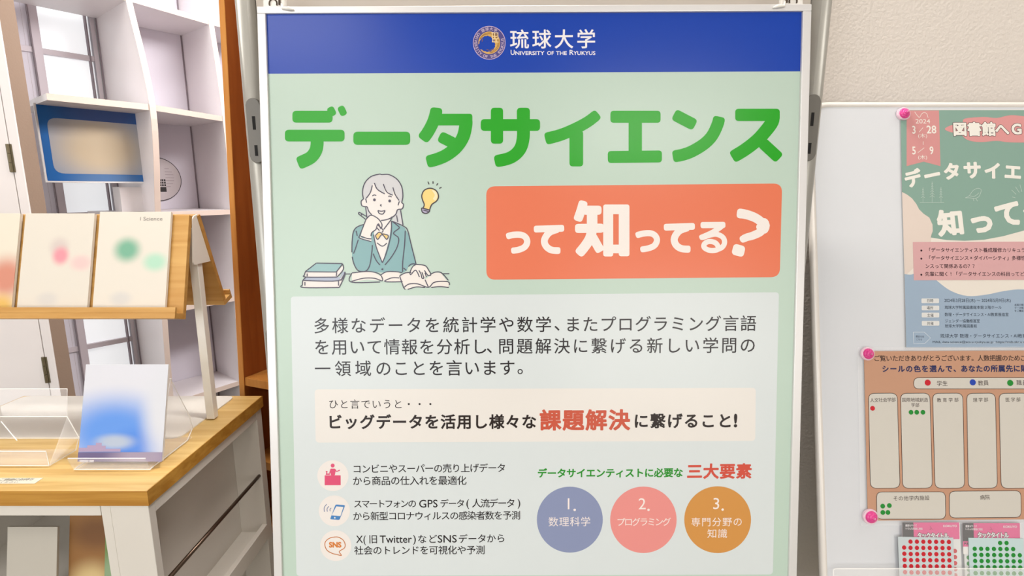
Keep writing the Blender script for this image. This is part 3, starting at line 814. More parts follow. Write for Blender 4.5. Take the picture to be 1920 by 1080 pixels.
# ================================================================== PARTITION PANEL WITH GREY POLES
YP = .965
M_pole = mat('satin_grey_metal', (176, 174, 166), .32, .35, .5)
M_plas = mat('grey_plastic_cover', (118, 114, 106), .45)
M_slot = mat('black_slot', (22, 20, 20), .8)
def polex(px, py): return at_y(px, py, YP)
xl_ = (polex(461, 2).x); xr_ = (polex(1539, 2).x)
dp = empty('partition_panel', ((xl_+xr_)/2, YP, 0), 'beige partition panel between two grey metal poles, behind the hung poster', 'partition')
DI = dp.matrix_basis.inverted()
PR = .0168
for x, cov in ((xl_, (479, 184, 306)), (xr_, (1520, 177, 302))):
    po = tube('pole', [DI @ Vector((x, YP, .03)), DI @ Vector((x, YP, 2.1))], PR, M_pole, dp, 32)
    zt_, zb_ = at_y(cov[0], cov[1], YP-PR).z, at_y(cov[0], cov[2], YP-PR).z
    cx = at_y(cov[0], (cov[1]+cov[2])/2, YP-PR).x
    sgn = 1 if x < 0 else -1
    for dz in (0, -.40):
        # stadium shaped cover standing proud of the pole
        prof = []
        rr = .0118
        za_, zc_ = zt_+dz, zb_+dz
        for k in range(13): a = math.pi*k/12; prof.append((rr*math.cos(a), za_-rr+rr*math.sin(a)))
        for k in range(13): a = math.pi+math.pi*k/12; prof.append((rr*math.cos(a), zc_+rr+rr*math.sin(a)))
        ang = (cx-x)/PR
        c = prism('joint_cover', [DI @ Vector((x+sgn*.006+p[0], YP-PR-.004, p[1])) for p in prof], (0, .012, 0), M_plas, dp, .0012)
        for zq in ((za_-.030, za_-.052), (zc_+.030, zc_+.012)):
            prism('slot', [DI @ Vector((x+sgn*.006+a, YP-PR-.0046, z)) for a, z in ((-.0025, zq[0]), (.0025, zq[0]), (.0025, zq[1]), (-.0025, zq[1]))], (0, .0008, 0), M_slot, c)
    box('foot', DI @ Vector((x-.025, YP-.10, 0)), DI @ Vector((x+.025, YP+.13, .03)), M_plas, dp, .006)
box('panel', DI @ Vector((xl_+PR, YP-.002, .25)), DI @ Vector((xr_-PR, YP+.012, 1.95)), mat('beige_panel_cloth', (214, 203, 190), .8), dp, .002)
M_bar = mat('pale_metal_bar', (214, 208, 198), .4, .2)
box('cross_bar', DI @ Vector((xl_+PR, YP-.010, .22)), DI @ Vector((xr_-PR, YP+.012, .25)), M_bar, dp, .002)
box('cross_bar', DI @ Vector((xl_+PR, YP-.010, 1.95)), DI @ Vector((xr_-PR, YP+.012, 1.98)), M_bar, dp, .002)

# ================================================================== THE POSTER
rr_ = .0045; tt_ = math.atan(F/17900)
Uc = cam_to_world((math.cos(rr_), -math.sin(rr_), 0))
Vc = cam_to_world((math.sin(rr_)*math.cos(tt_), math.cos(rr_)*math.cos(tt_), math.sin(tt_)))
Otop = cam_to_world(((1001-960)/F*.83, (25-540)/F*.83, .83)) + CAM
PH = 1.19
Obot = Otop + Vc*PH
PO = Plane(Obot, Uc, -Vc)
poster = empty('poster_frame', PO.M, 'large framed green poster with blue header, hung on the partition panel', 'poster')
uL = PO.uv(500, 28).x; uR = PO.uv(1503, 22).x; vT = PO.uv(1000, 25).y
M_alu = mat('satin_white_aluminium', (236, 234, 232), .33, .25, .6)
# lamination sheen shared by all poster inks
def ink(name, c): return mat(name, c, .28, 0, .34)
FRW = PO.uv(500, 28).x - PO.uv(484, 28).x; FRT = PO.uv(1000, 12).y - PO.uv(1000, 25).y
vB = -.02
def strip(name, x0, y0, x1, y1): return box(name, (x0, y0, -.014), (x1, y1, .0045), M_alu, poster, .0012)
fr_parts = [strip('frame_rail', uL-FRW, vT, uR+FRW, vT+FRT), strip('frame_rail', uL-FRW, vB-FRT, uR+FRW, vB),
            strip('frame_rail', uL-FRW, vB, uL, vT), strip('frame_rail', uR, vB, uR+FRW, vT)]
M_chip = clear('clear_plastic_hook', (.95, .93, .88), .45, .2); M_screw = mat('dark_steel', (90, 78, 66), .35, .7)
for (px, sd_) in ((512, 1), (1487, -1)):
    c = PO.uv(px, 6)
    hk = bmesh.new()
    add_box(hk, (c.x-.017, vT+FRT-.003, -.012), (c.x+.017, vT+FRT+.03, -.002))
    ho = bm_obj('hanging_clip', hk, M_chip, poster, .002)
    sb = bmesh.new()
    arc = [(c.x + .006*math.cos(a), vT+FRT+.006+.007*math.sin(a), 0) for a in [math.pi*k/8 for k in range(-1, 10)]]
    tube_bm(sb, arc, .0012, 8)
    tube_bm(sb, [(c.x+sd_*.010, vT+FRT+.004, 0), (c.x+sd_*.010, vT+FRT+.02, 0)], .0018, 8)
    bm_obj('steel_hook', sb, M_screw, ho)
    cs = bmesh.new()
    tube_bm(cs, [(c.x+sd_*.014, vT+FRT+.004, .003), (c.x+sd_*.017, vT+FRT-.004, .0062), (c.x+sd_*.027, vT+.006, .0068), (c.x+sd_*.034, vT+.004, .0062)], [.0012, .002, .003, .0012], 10)
    bm_obj('cable_tie_tail', cs, M_met, ho, smooth=True)
# backing and sheet
box('backing', (uL, vB, -.012), (uR, vT, -.0008), mat('grey_backing', (170, 168, 165)), poster, 0)
prs = []
def Pr(): return Print(PO)
def quad_px(pts, r, n=6): return round_poly(pts, r, n)
sheet_ = box('poster_sheet', (uL, vB, -.0008), (uR, vT, 0), ink('pale_green_print', (196, 217, 202)), poster, 0)
LY = .00012
def add(pr, name, lay, m, label=None): return pr.build(name, LY*lay, m, sheet_, label)
# header
p_ = Pr(); v1 = PO.uv(503, 138.3).y; p_.raw([(uL, v1), (uR, v1), (uR, vT), (uL, vT)], [[0, 1, 2, 3]]); add(p_, 'header_band', 1, ink('header_blue', (0, 64, 176)), 'blue header band')
# panels
p_ = Pr(); p_.poly(quad_px([(545, 556), (1460.5, 548), (1449, 1077), (556, 1080)], 7)); add(p_, 'text_panel', 1, ink('pale_grey_print', (222, 229, 229)), 'pale grey rounded text panel')
p_ = Pr(); p_.poly(quad_px([(590, 730), (1417, 727), (1416, 826.5), (592, 829.8)], 7)); add(p_, 'text_card', 2, ink('cream_print', (238, 233, 226)), 'cream rounded card')
p_ = Pr(); p_.poly(quad_px([(911.7, 349.5), (1466.5, 344), (1462, 519.6), (912, 524.5)], 17, 8)); add(p_, 'title_box', 1, ink('coral_print', (236, 124, 88)), 'coral orange rounded title box')
# headline, drawn stroke by stroke
gA = lambda q: (520+q[0]/6, 190+q[1]/6); gB = lambda q: (780+q[0]/6, 190+q[1]/6)
gC = lambda q: (1010+q[0]/7.7125, 190+q[1]/7.7125); gD = lambda q: (1240+q[0]/7.7125, 190+q[1]/7.7125)
hl = Pr()
def RRc(f, x0, y0, x1, y1, r): hl.poly([f(q) for q in rrect(x0, y0, x1, y1, r)], True)
def ST(f, pts, w, r=45, sm=True): hl.strokes([pts], w, r, sm, f)
RRc(gA, 170, 107, 622, 240, 45); ST(gA, [(588, 66), (634, 162)], 84, 36, False); ST(gA, [(706, 56), (756, 158)], 80, 36, False)
RRc(gA, 86, 320, 757, 452, 45); ST(gA, [(447, 400), (447, 490), (428, 565), (378, 630), (300, 672), (232, 700)], 146, 40)
RRc(gA, 855, 342, 1495, 490, 50)
ST(gB, [(232, 71), (222, 140), (190, 240), (135, 345), (70, 435)], 138, 45); RRc(gB, 200, 140, 634, 272, 34)
ST(gB, [(560, 190), (560, 270), (530, 400), (455, 515), (350, 600), (240, 650), (120, 683)], (148, 140), 42)
ST(gB, [(262, 392), (440, 480)], 128, 45, False)
RRc(gB, 728, 200, 1396, 333, 45); RRc(gB, 842, 72, 980, 477, 42)
ST(gB, [(1208, 72), (1208, 250), (1205, 420), (1165, 545), (1060, 635), (885, 678)], (148, 138), 44)
ST(gC, [(862, 178), (720, 290), (530, 395), (320, 485), (94, 545)], (158, 178), 52); RRc(gC, 445, 420, 643, 942, 50)
RRc(gC, 1037, 137, 1763, 311, 50); RRc(gC, 1300, 250, 1493, 760, 4); hl.poly([gC(q) for q in round_poly([(998, 719), (1782, 710), (1782, 884), (1000, 892)], 50)], True)
ST(gD, [(180, 188), (488, 347)], 172, 55, False)
ST(gD, [(840, 222), (812, 335), (735, 495), (620, 615), (450, 720), (310, 772), (165, 800)], 175, 50)
RRc(gD, 1068, 108, 1712, 285, 50); ST(gD, [(1612, 190), (1600, 300), (1490, 450), (1370, 575), (1200, 705), (1022, 812)], (196, 182), 50); ST(gD, [(1450, 590), (1708, 828)], 168, 52, False)
o = add(hl, 'headline_lettering', 2, ink('bright_green_print', (24, 168, 14)), 'bright green rounded headline lettering')
# white title in the coral box
gE = lambda q: (900+q[0]/5.1433, 330+q[1]/5.1433); gF = lambda q: (1180+q[0]/5.1433, 330+q[1]/5.1433)
hl = Pr()
ST(gE, [(253, 585), (320, 568), (395, 568), (440, 592), (455, 638), (430, 685), (370, 712), (300, 722)], (62, 60), 24)
ST(gE, [(519, 513), (812, 504)], 66, 24, False); ST(gE, [(760, 512), (670, 545), (622, 615), (636, 675), (690, 714), (776, 720)], 66, 24)
ST(gE, [(1000, 240), (975, 330), (938, 435)], 88, 32); ST(gE, [(990, 330), (1172, 330)], 88, 32, False); RRc(gE, 1030, 330, 1132, 520, 4)
ST(gE, [(916, 506), (1195, 503)], 88, 32, False); ST(gE, [(1083, 510), (1060, 600), (1010, 680), (945, 758)], 96, 36); ST(gE, [(1075, 570), (1165, 730)], 88, 30, False)
RRc(gE, 1188, 275, 1284, 776, 24); RRc(gE, 1338, 275, 1441, 774, 24); RRc(gE, 1188, 275, 1441, 368, 24); RRc(gE, 1200, 662, 1430, 745, 4)
ST(gF, [(61, 575), (130, 556), (205, 553), (250, 577), (266, 622), (240, 672), (180, 698), (105, 710)], (60, 58), 24)
ST(gF, [(332, 495), (632, 485)], 66, 24, False); ST(gF, [(575, 495), (482, 530), (434, 600), (448, 662), (502, 700), (590, 706)], 68, 24)
ST(gF, [(686, 474), (926, 472)], 60, 22, False); ST(gF, [(900, 478), (800, 545), (676, 600)], 52, 22)
ST(gF, [(690, 600), (770, 572), (840, 562), (900, 590), (918, 640), (893, 688), (830, 716), (770, 716), (722, 690), (724, 655), (765, 632), (820, 640), (850, 668), (862, 700)], 50, 20)
ST(gF, [(1036, 358), (1130, 372), (1230, 412), (1292, 472), (1268, 535), (1190, 575), (1130, 592), (1068, 622)], (94, 70), 34)
hl.strokes([[(1258, 440), (1292, 478), (1262, 535)]], 125, 40, True, gF)
hl.poly([gF(q) for q in round_poly([(1008, 650), (1122, 680), (1098, 785), (982, 755)], 38)], True)
add(hl, 'title_lettering', 2, ink('white_print', (250, 241, 234)), 'white rounded title lettering')
# university name
WH = ink('white_print', (250, 246, 246)); DK = ink('dark_print', (30, 22, 26)); BLK = ink('brown_black_print', (34, 20, 16))
chars(PO, 'name_lettering', [('run', '琉球大学', 974, 1099, 73.5, 73, 37, dict(bold=.012, res=4)),
    ('span', 'U', 957, 965.5, 98.3, 98.3, 13, dict(bold=.012)), ('span', 'NIVERSITY', 965.5, 1020.5, 99.6, 99.6, 9.8, dict(bold=.015)), ('span', 'OF', 1025.5, 1038.5, 99.6, 99.6, 9.8, dict(bold=.015)),
    ('span', 'THE', 1042.4, 1063, 99.6, 99.6, 9.8, dict(bold=.015)), ('span', 'R', 1067, 1075.3, 98.3, 98.3, 13, dict(bold=.012)), ('span', 'YUKYUS', 1075.3, 1116.5, 99.6, 99.6, 9.8, dict(bold=.015))], LY*2, WH, sheet_)
# round gold emblem
gK = lambda q: (880+q[0]/13.5, 40+q[1]/13.5)
cx, cy = 505, 545
p_ = Pr(); ring_o = ell(cx, cy, 412, 425, 56); ring_i = ell(cx, cy, 396, 409, 56)
def ringp(pr, a, b, f):
    n = len(a)
    for i in range(n): pr.raw([PO.uv(*f(q)) for q in (a[i], a[(i+1) % n], b[(i+1) % n], b[i])], [[0, 1, 2, 3]])
ringp(p_, ring_o, ring_i, gK); add(p_, 'emblem_rim', 3, ink('pale_pink_print', (214, 190, 214)))
p_ = Pr(); ringp(p_, ell(cx, cy, 396, 409, 56), ell(cx, cy, 285, 295, 56), gK); add(p_, 'emblem_band', 2, ink('violet_blue_print', (84, 76, 140)))
t = Txt(PO)
def arc_text(s, a0, a1, rx, ry, size, flip=False):
    for i, ch in enumerate(s):
        a = a0 + (a1-a0)*i/(len(s)-1)
        q = gK((cx + rx*math.sin(a), cy - ry*math.cos(a)))
        t.char(ch, q[0], q[1], size, .03, (-a if not flip else math.pi-a))
arc_text('琉球大学', R(-28), R(27), 340, 352, 6.6)
arc_text('UNIVERSITY OF THE RYUKYUS', R(-53), R(-285), 342, 354, 7.2, True)
t.build('emblem_lettering', LY*3, ink('lilac_print', (196, 178, 202)), sheet_)
p_ = Pr(); A_, B_ = [], []
NA = 48
for k in range(NA+1):
    a = R(-98) + R(352-20)*k/NA      # clockwise from the left, thick at the right and bottom
    f_ = math.sin(math.pi*min(1, max(0, (k/NA))))**.6
    wv = 8*math.sin(k*1.9)
    ro, wi = 278, (70+70*math.exp(-((k/NA-.45)/.28)**2))*f_ + 8
    A_.append((cx+ro*math.sin(a), cy-ro*1.03*math.cos(a))); B_.append((cx+(ro-wi-wv)*math.sin(a), cy-(ro-wi-wv)*1.03*math.cos(a)))
for i in range(NA): p_.raw([PO.uv(*gK(q)) for q in (A_[i], A_[i+1], B_[i+1], B_[i])], [[0, 1, 2, 3]])
add(p_, 'emblem_swirl', 2, ink('gold_print', (224, 178, 96)))
p_ = Pr()
for k0, off in ((4, 30), (10, 58)):
    ln = [(cx+(278-off)*math.sin(R(-98)+R(332)*k/NA), cy-(278-off)*1.03*math.cos(R(-98)+R(332)*k/NA)) for k in range(k0, NA-6, 2)]
    p_.strokes([ln], 13, None, True, gK)
p_.strokes([[(318, 400), (335, 470), (318, 515)], [(262, 450), (300, 400), (380, 345), (470, 325)], [(440, 710), (520, 735), (600, 700)]], 14, None, True, gK)
add(p_, 'emblem_lines', 3, ink('brown_gold_print', (150, 104, 60)))
p_ = Pr()
p_.strokes([[(560, 292), (735, 296)], [(575, 440), (740, 446)], [(572, 520), (745, 528)], [(580, 300), (582, 430)], [(640, 285), (640, 430)], [(722, 300), (724, 440)], [(600, 380), (700, 384)], [(590, 450), (592, 515)], [(680, 450), (682, 520)]], 22, 4, False, gK)
add(p_, 'emblem_gate', 4, ink('pale_gold_print', (250, 222, 170)))
p_ = Pr(); p_.strokes([[(610, 305), (610, 370)], [(660, 300), (660, 370)], [(700, 305), (700, 370)], [(610, 400), (612, 430)], [(640, 470), (640, 500)], [(700, 400), (700, 430)]], 14, 4, False, gK)
add(p_, 'emblem_gate_openings', 5, ink('dark_brown_print', (100, 56, 46)))

# paragraph text
body = [('run', '多様なデータを統計学や数学', 603, 1019, 610.5, 608, 31.5), ('run', 'またプログラミング言語', 1074, 1403, 608, 606, 31.5), ('run', '、', 1054, 1054, 606, 606, 32),
        ('run', 'を用いて情報を分析し', 604, 899, 650.7, 649.5, 31.5), ('run', '、', 927, 927, 648, 648, 32), ('run', '問題解決に繋げる新しい学問の', 949, 1402, 649, 647, 31.5),
        ('run', '一領域の', 605, 719, 691, 690.5, 31.5), ('run', 'ことを言います', 752, 951, 690.3, 689.3, 31.5), ('run', '。', 985, 985, 687.5, 687.5, 32)]
for i in range(3): chars(PO, 'paragraph_line', [b[:-1] + (dict(b[-1], bold=.006),) if isinstance(b[-1], dict) else b + (dict(bold=.006),) for b in body[i*3:i*3+3]], LY*2, DK, sheet_)
chars(PO, 'card_caption', [('run', 'ひと言でいうと・・・', 625, 807, 757.5, 757.5, 19)], LY*3, BLK, sheet_)
chars(PO, 'card_lettering', [('run', 'ビッグデータを活用し様々な', 628, 992, 791, 790.3, 29, dict(bold=.027)),
      ('run', 'に繋げること', 1202, 1359, 789, 788.6, 29.5, dict(bold=.027)), ('char', '!', 1379, 788.5, 34, .035)], LY*3, BLK, sheet_)
chars(PO, 'card_red_lettering', [('run', '課題解決', 1032, 1161, 787.5, 787, 41, dict(bold=.034))], LY*3, ink('brick_red_print', (206, 88, 62)), sheet_, 'brick red lettering')
small = [('run', 'コンビニやスーパーの売り上げデータ', 669.5, 940, 879, 877, 18), ('run', 'から商品の仕入れを最適化', 670, 866, 901.4, 900.5, 18.5),
         ('run', 'スマートフォンの', 671, 773, 944.5, 944, 17), ('span', 'GPS', 785, 821, 944.5, 944, 21), ('run', 'データ', 833, 863.6, 943.7, 943.5, 17), ('char', '(', 876.5, 943, 20), ('run', '人流データ', 893.5, 957.6, 943.3, 943, 18), ('char', ')', 973.5, 942.5, 20),
         ('run', 'から新型コロナウィルスの感染者数を予測', 670, 967.5, 967.5, 966, 17.8),
         ('span', 'X(', 668, 686, 1011, 1011, 20), ('run', '旧', 699.8, 699.8, 1010.7, 1010.7, 18), ('span', 'Twitter', 712, 772, 1011, 1010.5, 20.5), ('char', ')', 777.7, 1010, 20), ('run', 'など', 791.5, 811, 1010.3, 1010.2, 18),
         ('span', 'SNS', 820, 857, 1010.3, 1010, 20.5), ('run', 'データ', 868, 903.7, 1010, 1009.5, 18), ('run', 'から', 921, 939, 1009.3, 1009, 18), ('run', '社会のトレンドを可視化や予測', 672.8, 900.8, 1031.8, 1030.8, 18)]
for a_, b_ in ((0, 2), (2, 9), (9, 18)): chars(PO, 'list_entry', [b + (dict(bold=.008),) if b[0] != 'char' else b + (.008,) for b in small[a_:b_]], LY*2, DK, sheet_)
chars(PO, 'green_lettering', [('run', 'データサイエンティストに必要な', 1016.5, 1271.7, 887, 886, 18.5, dict(bold=.03))], LY*2, ink('green_print', (34, 150, 36)), sheet_, 'green lettering')
chars(PO, 'red_lettering', [('run', '三大要素', 1302.3, 1394.7, 883.5, 883, 30, dict(bold=.035))], LY*2, ink('red_print', (214, 84, 66)), sheet_, 'red lettering')
for (x, y, r_, c, nm) in ((1068.4, 974.2, 61.8, (142, 152, 186), 'blue'), (1206.3, 974.5, 62.3, (238, 150, 144), 'pink'), (1345.5, 974.3, 62.6, (216, 152, 78), 'ochre')):
    p_ = Pr(); p_.poly(ell(x, y, r_, r_, 64)); add(p_, 'round_badge', 2, ink(nm+'_disc_print', c), nm+' round badge')
for it in ([('char', '1', 1066, 944.5, 31), ('char', '.', 1077.5, 944.5, 40), ('run', '数理科学', 1037.5, 1098, 978, 977.7, 19.5)],
           [('char', '2', 1204, 944.5, 31), ('char', '.', 1216, 944.5, 40), ('run', 'プログラミング', 1164, 1250, 978.5, 978, 17)],
           [('char', '3', 1343, 944, 31), ('char', '.', 1355, 944, 40), ('run', '専門分野の', 1304.5, 1383, 978.5, 978, 18.5), ('run', '知識', 1335, 1354.5, 1000, 1000, 19)]):
    chars(PO, 'badge_lettering', it, LY*3, ink('cream_white_print', (250, 238, 232)), sheet_)
# icons
gI = lambda q: (590+q[0]/5.4, 860+q[1]/5.4)
for (x, y) in ((185, 172), (200, 527), (214, 880)):
    p_ = Pr(); c = gI((x, y)); p_.poly(ell(c[0], c[1], 29.2, 28.9, 40)); add(p_, 'icon_disc', 2, ink('cream_disc_print', (242, 235, 229)))
p_ = Pr()
p_.poly([gI(q) for q in ell(183, 69, 20, 20, 20)], True); p_.poly([gI(q) for q in rrect(102, 168, 264, 268, 3)], True)
p_.poly([gI(q) for q in round_poly([(160, 100), (208, 100), (214, 120), (205, 168), (165, 168), (160, 130)], 8)], True)
p_.strokes([[(165, 105), (152, 150)], [(205, 105), (222, 130), (256, 115)], [(112, 130), (132, 130)], [(122, 130), (122, 152)]], 11, None, False, gI)
p_.poly([gI(q) for q in [(114, 152), (152, 148), (156, 162), (112, 162)]], True)
add(p_, 'cashier_icon', 3, ink('rose_print', (226, 84, 122)), 'rose pink cashier icon')
p_ = Pr()
for q in ([(212, 463), (300, 470), (305, 482), (210, 475)],): pass
outer = round_poly([(212, 463), (310, 470), (252, 620), (156, 612)], 14); inner = [(220, 482), (292, 487), (262, 580), (172, 573)]
p_.poly([gI(q) for q in outer]); add(p_, 'phone_icon', 3, ink('sky_blue_print', (74, 134, 196)), 'blue phone icon')
p_ = Pr(); p_.poly([gI(q) for q in inner]); p_.poly([gI(q) for q in ell(205, 597, 8, 8, 12)]); add(p_, 'phone_screen', 4, ink('cream_disc_print', (242, 235, 229)))
p_ = Pr(); p_.strokes([[(122, 460), (98, 495), (100, 538)], [(145, 480), (126, 508), (130, 536)], [(168, 498), (155, 515), (160, 532)]], 7, None, True, gI); add(p_, 'signal_arcs', 3, ink('slate_print', (104, 118, 160)))
p_ = Pr(); bub = closed_smooth([(208, 792), (150, 805), (110, 840), (106, 885), (130, 930), (180, 958), (235, 972), (272, 978), (250, 945), (262, 928), (300, 905), (310, 870), (290, 825), (250, 798)], 4)
p_.strokes([bub + [bub[0], bub[1]]], 8, None, False, gI); add(p_, 'speech_bubble', 3, ink('brown_orange_print', (200, 116, 50)), 'orange speech bubble')
chars(PO, 'bubble_lettering', [('span', 'SNS', 617, 640, 1021.3, 1021.3, 14, dict(bold=.05))], LY*3, ink('orange_print', (220, 130, 56)), sheet_)

# drawing of a studying girl, books and a bulb
gG = lambda q: (540+q[0]/4.3206, 310+q[1]/4.3206)
def fill(name, polys, lay, c, sm=False):
    p_ = Pr()
    for q in polys: p_.poly([gG(x) for x in (closed_smooth(q, 4) if sm else q)], True)
    add(p_, name, lay, ink(name+'_ink', c))
fill('hair_fill', [[(612, 290), (604, 215), (625, 140), (672, 92), (740, 72), (820, 76), (882, 112), (920, 170), (931, 245), (918, 305), (880, 340), (660, 340)], [(625, 330), (640, 425), (690, 420), (680, 330)], [(850, 395), (905, 345), (934, 485), (850, 452)]], 2, (214, 213, 214))
fill('jacket_fill', [[(620, 472), (556, 500), (528, 545), (518, 640), (520, 740), (545, 820), (580, 856), (640, 862), (760, 868), (930, 872), (962, 852), (975, 820), (1035, 800), (1005, 665), (975, 560), (945, 505), (850, 455), (765, 470)]], 2, (132, 176, 178))
fill('face_fill', [[(632, 300), (640, 262), (668, 215), (690, 150), (705, 150), (725, 195), (785, 232), (776, 160), (800, 205), (850, 245), (853, 185), (900, 285), (890, 360), (850, 418), (795, 443), (745, 446), (690, 415), (655, 372), (640, 330)], [(640, 285), (612, 276), (594, 298), (604, 330), (640, 338)], [(893, 300), (925, 298), (937, 325), (922, 356), (888, 360)]], 3, (243, 236, 230))
fill('shirt_fill', [[(695, 560), (705, 500), (760, 450), (832, 436), (838, 480), (815, 620), (766, 790), (720, 690)], [(582, 568), (600, 590), (676, 596), (676, 618), (590, 600)]], 3, (243, 236, 230))
fill('hand_fill', [[(632, 440), (672, 404), (730, 432), (762, 480), (752, 520), (715, 505), (680, 545), (672, 600), (590, 578), (605, 510)]], 4, (244, 236, 228))
fill('hand_fill_on_book', [[(990, 870), (1010, 822), (1050, 803), (1115, 815), (1158, 882), (1130, 890), (1120, 905), (1085, 912), (1065, 912), (1040, 880), (1010, 890)]], 4, (244, 236, 228))
fill('book_page_fill', [[(518, 870), (630, 860), (700, 868), (762, 905), (765, 935), (640, 925), (520, 945)], [(755, 885), (800, 862), (900, 862), (915, 900), (935, 945), (785, 942), (765, 930)], [(905, 895), (960, 870), (1040, 870), (1115, 920), (1180, 868), (1240, 872), (1305, 960), (1300, 985), (1160, 985), (1137, 985), (1050, 985), (950, 1005)]], 3, (242, 234, 226))
fill('book_cover_fill', [[(230, 792), (443, 795), (390, 862), (142, 860)]], 3, (150, 190, 190))
fill('book_cover_fill_2', [[(150, 908), (420, 905), (445, 860), (465, 862), (410, 935), (125, 932)]], 2, (176, 184, 204))
fill('book_edge_fill', [[(140, 865), (395, 865), (445, 810), (450, 845), (400, 905), (140, 905)], [(122, 935), (410, 935), (462, 872), (462, 895), (415, 990), (122, 990)]], 2, (240, 232, 226))
fill('bow_fill', [[(708, 570), (735, 540), (765, 552), (780, 550), (812, 568), (800, 600), (762, 562), (728, 600)]], 5, (240, 204, 120))
fill('bulb_fill', [closed_smooth([(1152, 190), (1110, 202), (1088, 240), (1095, 280), (1108, 315), (1104, 345), (1150, 355), (1165, 315), (1205, 285), (1218, 250), (1205, 208)], 3)], 2, (248, 218, 130))
fill('bulb_glow_fill', [closed_smooth([(1165, 200), (1200, 215), (1212, 250), (1195, 285), (1175, 270), (1190, 240)], 3)], 3, (250, 236, 190))
fill('bulb_cap_fill', [[(1085, 345), (1145, 362), (1140, 378), (1115, 388), (1088, 375)]], 3, (180, 172, 200))
ln = [
 [(640, 425), (630, 340)], [(612, 275), (604, 215), (622, 145), (672, 92), (740, 72), (760, 75), (820, 76), (882, 112), (920, 170), (931, 245), (922, 298)],
 [(612, 275), (594, 290), (598, 325), (622, 335), (642, 338), (655, 372), (680, 402)], [(630, 270), (638, 304)], [(902, 292), (892, 325)],
 [(918, 300), (936, 318), (925, 352), (888, 360), (875, 395), (845, 420), (800, 440), (755, 447)],
 [(684, 162), (668, 220), (634, 268)], [(700, 142), (725, 195), (785, 232)], [(773, 152), (800, 215), (850, 243)], [(850, 178), (868, 235), (900, 285)],
 [(684, 248), (700, 240), (716, 246)], [(812, 252), (828, 250), (842, 258)], [(757, 315), (750, 326), (760, 332)],
 [(728, 366), (758, 372), (788, 366)], [(728, 366), (740, 390), (770, 394), (788, 366)],
 [(912, 362), (932, 485)], [(880, 405), (890, 460)], [(840, 415), (835, 440), (775, 520)],
 [(570, 392), (632, 440)], [(585, 384), (642, 418)], [(570, 392), (576, 382), (586, 384)], [(600, 392), (592, 406)], [(716, 500), (742, 530)], [(728, 482), (770, 524), (760, 545)],
 [(632, 440), (672, 404), (730, 432), (762, 480), (752, 512), (735, 475), (722, 490), (712, 520), (680, 545), (672, 575)], [(632, 440), (605, 510), (582, 568), (582, 590), (676, 618)], [(588, 572), (640, 592), (676, 596)],
 [(616, 478), (560, 500), (530, 540), (520, 620), (518, 705)], [(552, 530), (562, 572)], [(570, 602), (545, 680), (530, 716)], [(520, 740), (535, 800), (565, 850), (605, 860), (640, 850), (665, 800), (680, 700), (684, 645)],
 [(694, 560), (715, 660), (765, 790)], [(838, 450), (835, 560), (800, 700), (765, 790)], [(722, 628), (765, 655), (802, 630)],
 [(842, 452), (890, 490), (900, 510), (855, 550), (896, 590), (885, 660), (840, 740), (785, 808)], [(690, 715), (715, 770), (746, 808)],
 [(850, 455), (940, 495), (970, 530), (1000, 650), (1038, 800)], [(950, 530), (945, 640), (930, 780), (928, 865)], [(935, 830), (960, 852)], [(975, 820), (1000, 800), (1030, 798)],
 [(708, 570), (738, 542), (765, 555), (812, 568), (800, 600), (762, 562), (728, 600), (708, 570)],
 [(1038, 800), (1010, 822), (990, 865), (995, 885), (1030, 850), (1050, 870), (1065, 905)], [(1060, 850), (1078, 880), (1085, 912), (1100, 912), (1085, 865)], [(1038, 803), (1110, 812), (1140, 850), (1158, 885), (1135, 892), (1105, 850)], [(1110, 870), (1122, 905)],
 [(518, 872), (510, 945), (748, 945)], [(518, 872), (630, 860), (700, 866), (750, 888), (765, 935), (700, 915), (610, 915), (515, 940)], [(752, 888), (800, 862), (880, 862), (925, 870)], [(902, 912), (840, 912), (785, 942), (930, 943)],
 [(905, 895), (950, 872), (1000, 868)], [(905, 895), (935, 985), (952, 1006)], [(940, 990), (980, 962), (1050, 960), (1137, 988), (1180, 950), (1240, 940), (1300, 945), (1308, 970)], [(970, 1005), (1040, 985), (1110, 990)], [(1110, 925), (1137, 985)], [(1160, 990), (1230, 982), (1303, 990)], [(1158, 880), (1200, 864), (1245, 872), (1300, 932)],
 [(467, 880), (508, 880)], [(1255, 878), (1308, 878)],
 [(230, 792), (443, 796)], [(230, 792), (140, 862)], [(140, 862), (392, 864)], [(392, 864), (443, 798)], [(443, 798), (448, 845), (398, 905)], [(142, 862), (136, 885), (145, 905), (398, 905)], [(156, 875), (156, 900)], [(395, 866), (392, 900)],
 [(145, 908), (122, 932), (118, 965), (128, 990), (416, 990)], [(122, 932), (410, 934), (462, 862)], [(462, 862), (460, 895), (416, 990)], [(138, 945), (138, 975)], [(410, 936), (410, 975)], [(428, 935), (455, 885)]]
p_ = Pr(); p_.strokes(ln, 8.2, None, True, gG)
p_.poly([gG(q) for q in ell(701, 280, 11, 12, 16)], True); p_.poly([gG(q) for q in ell(824, 289, 11, 12, 16)], True); p_.poly([gG(q) for q in ell(765, 842, 8, 8, 12)], True)
add(p_, 'drawing_outlines', 6, ink('slate_line_print', (66, 58, 78)), 'slate outlines of a girl studying at open books')
p_ = Pr(); bl_ = [(1095, 345), (1104, 318), (1088, 275), (1085, 240), (1105, 202), (1152, 186), (1200, 205), (1220, 250), (1205, 288), (1165, 318), (1148, 360)]
p_.strokes([bl_, [(1082, 345), (1148, 362)], [(1082, 345), (1088, 378), (1115, 390), (1140, 380), (1150, 362)]], 9.5, None, True, gG)
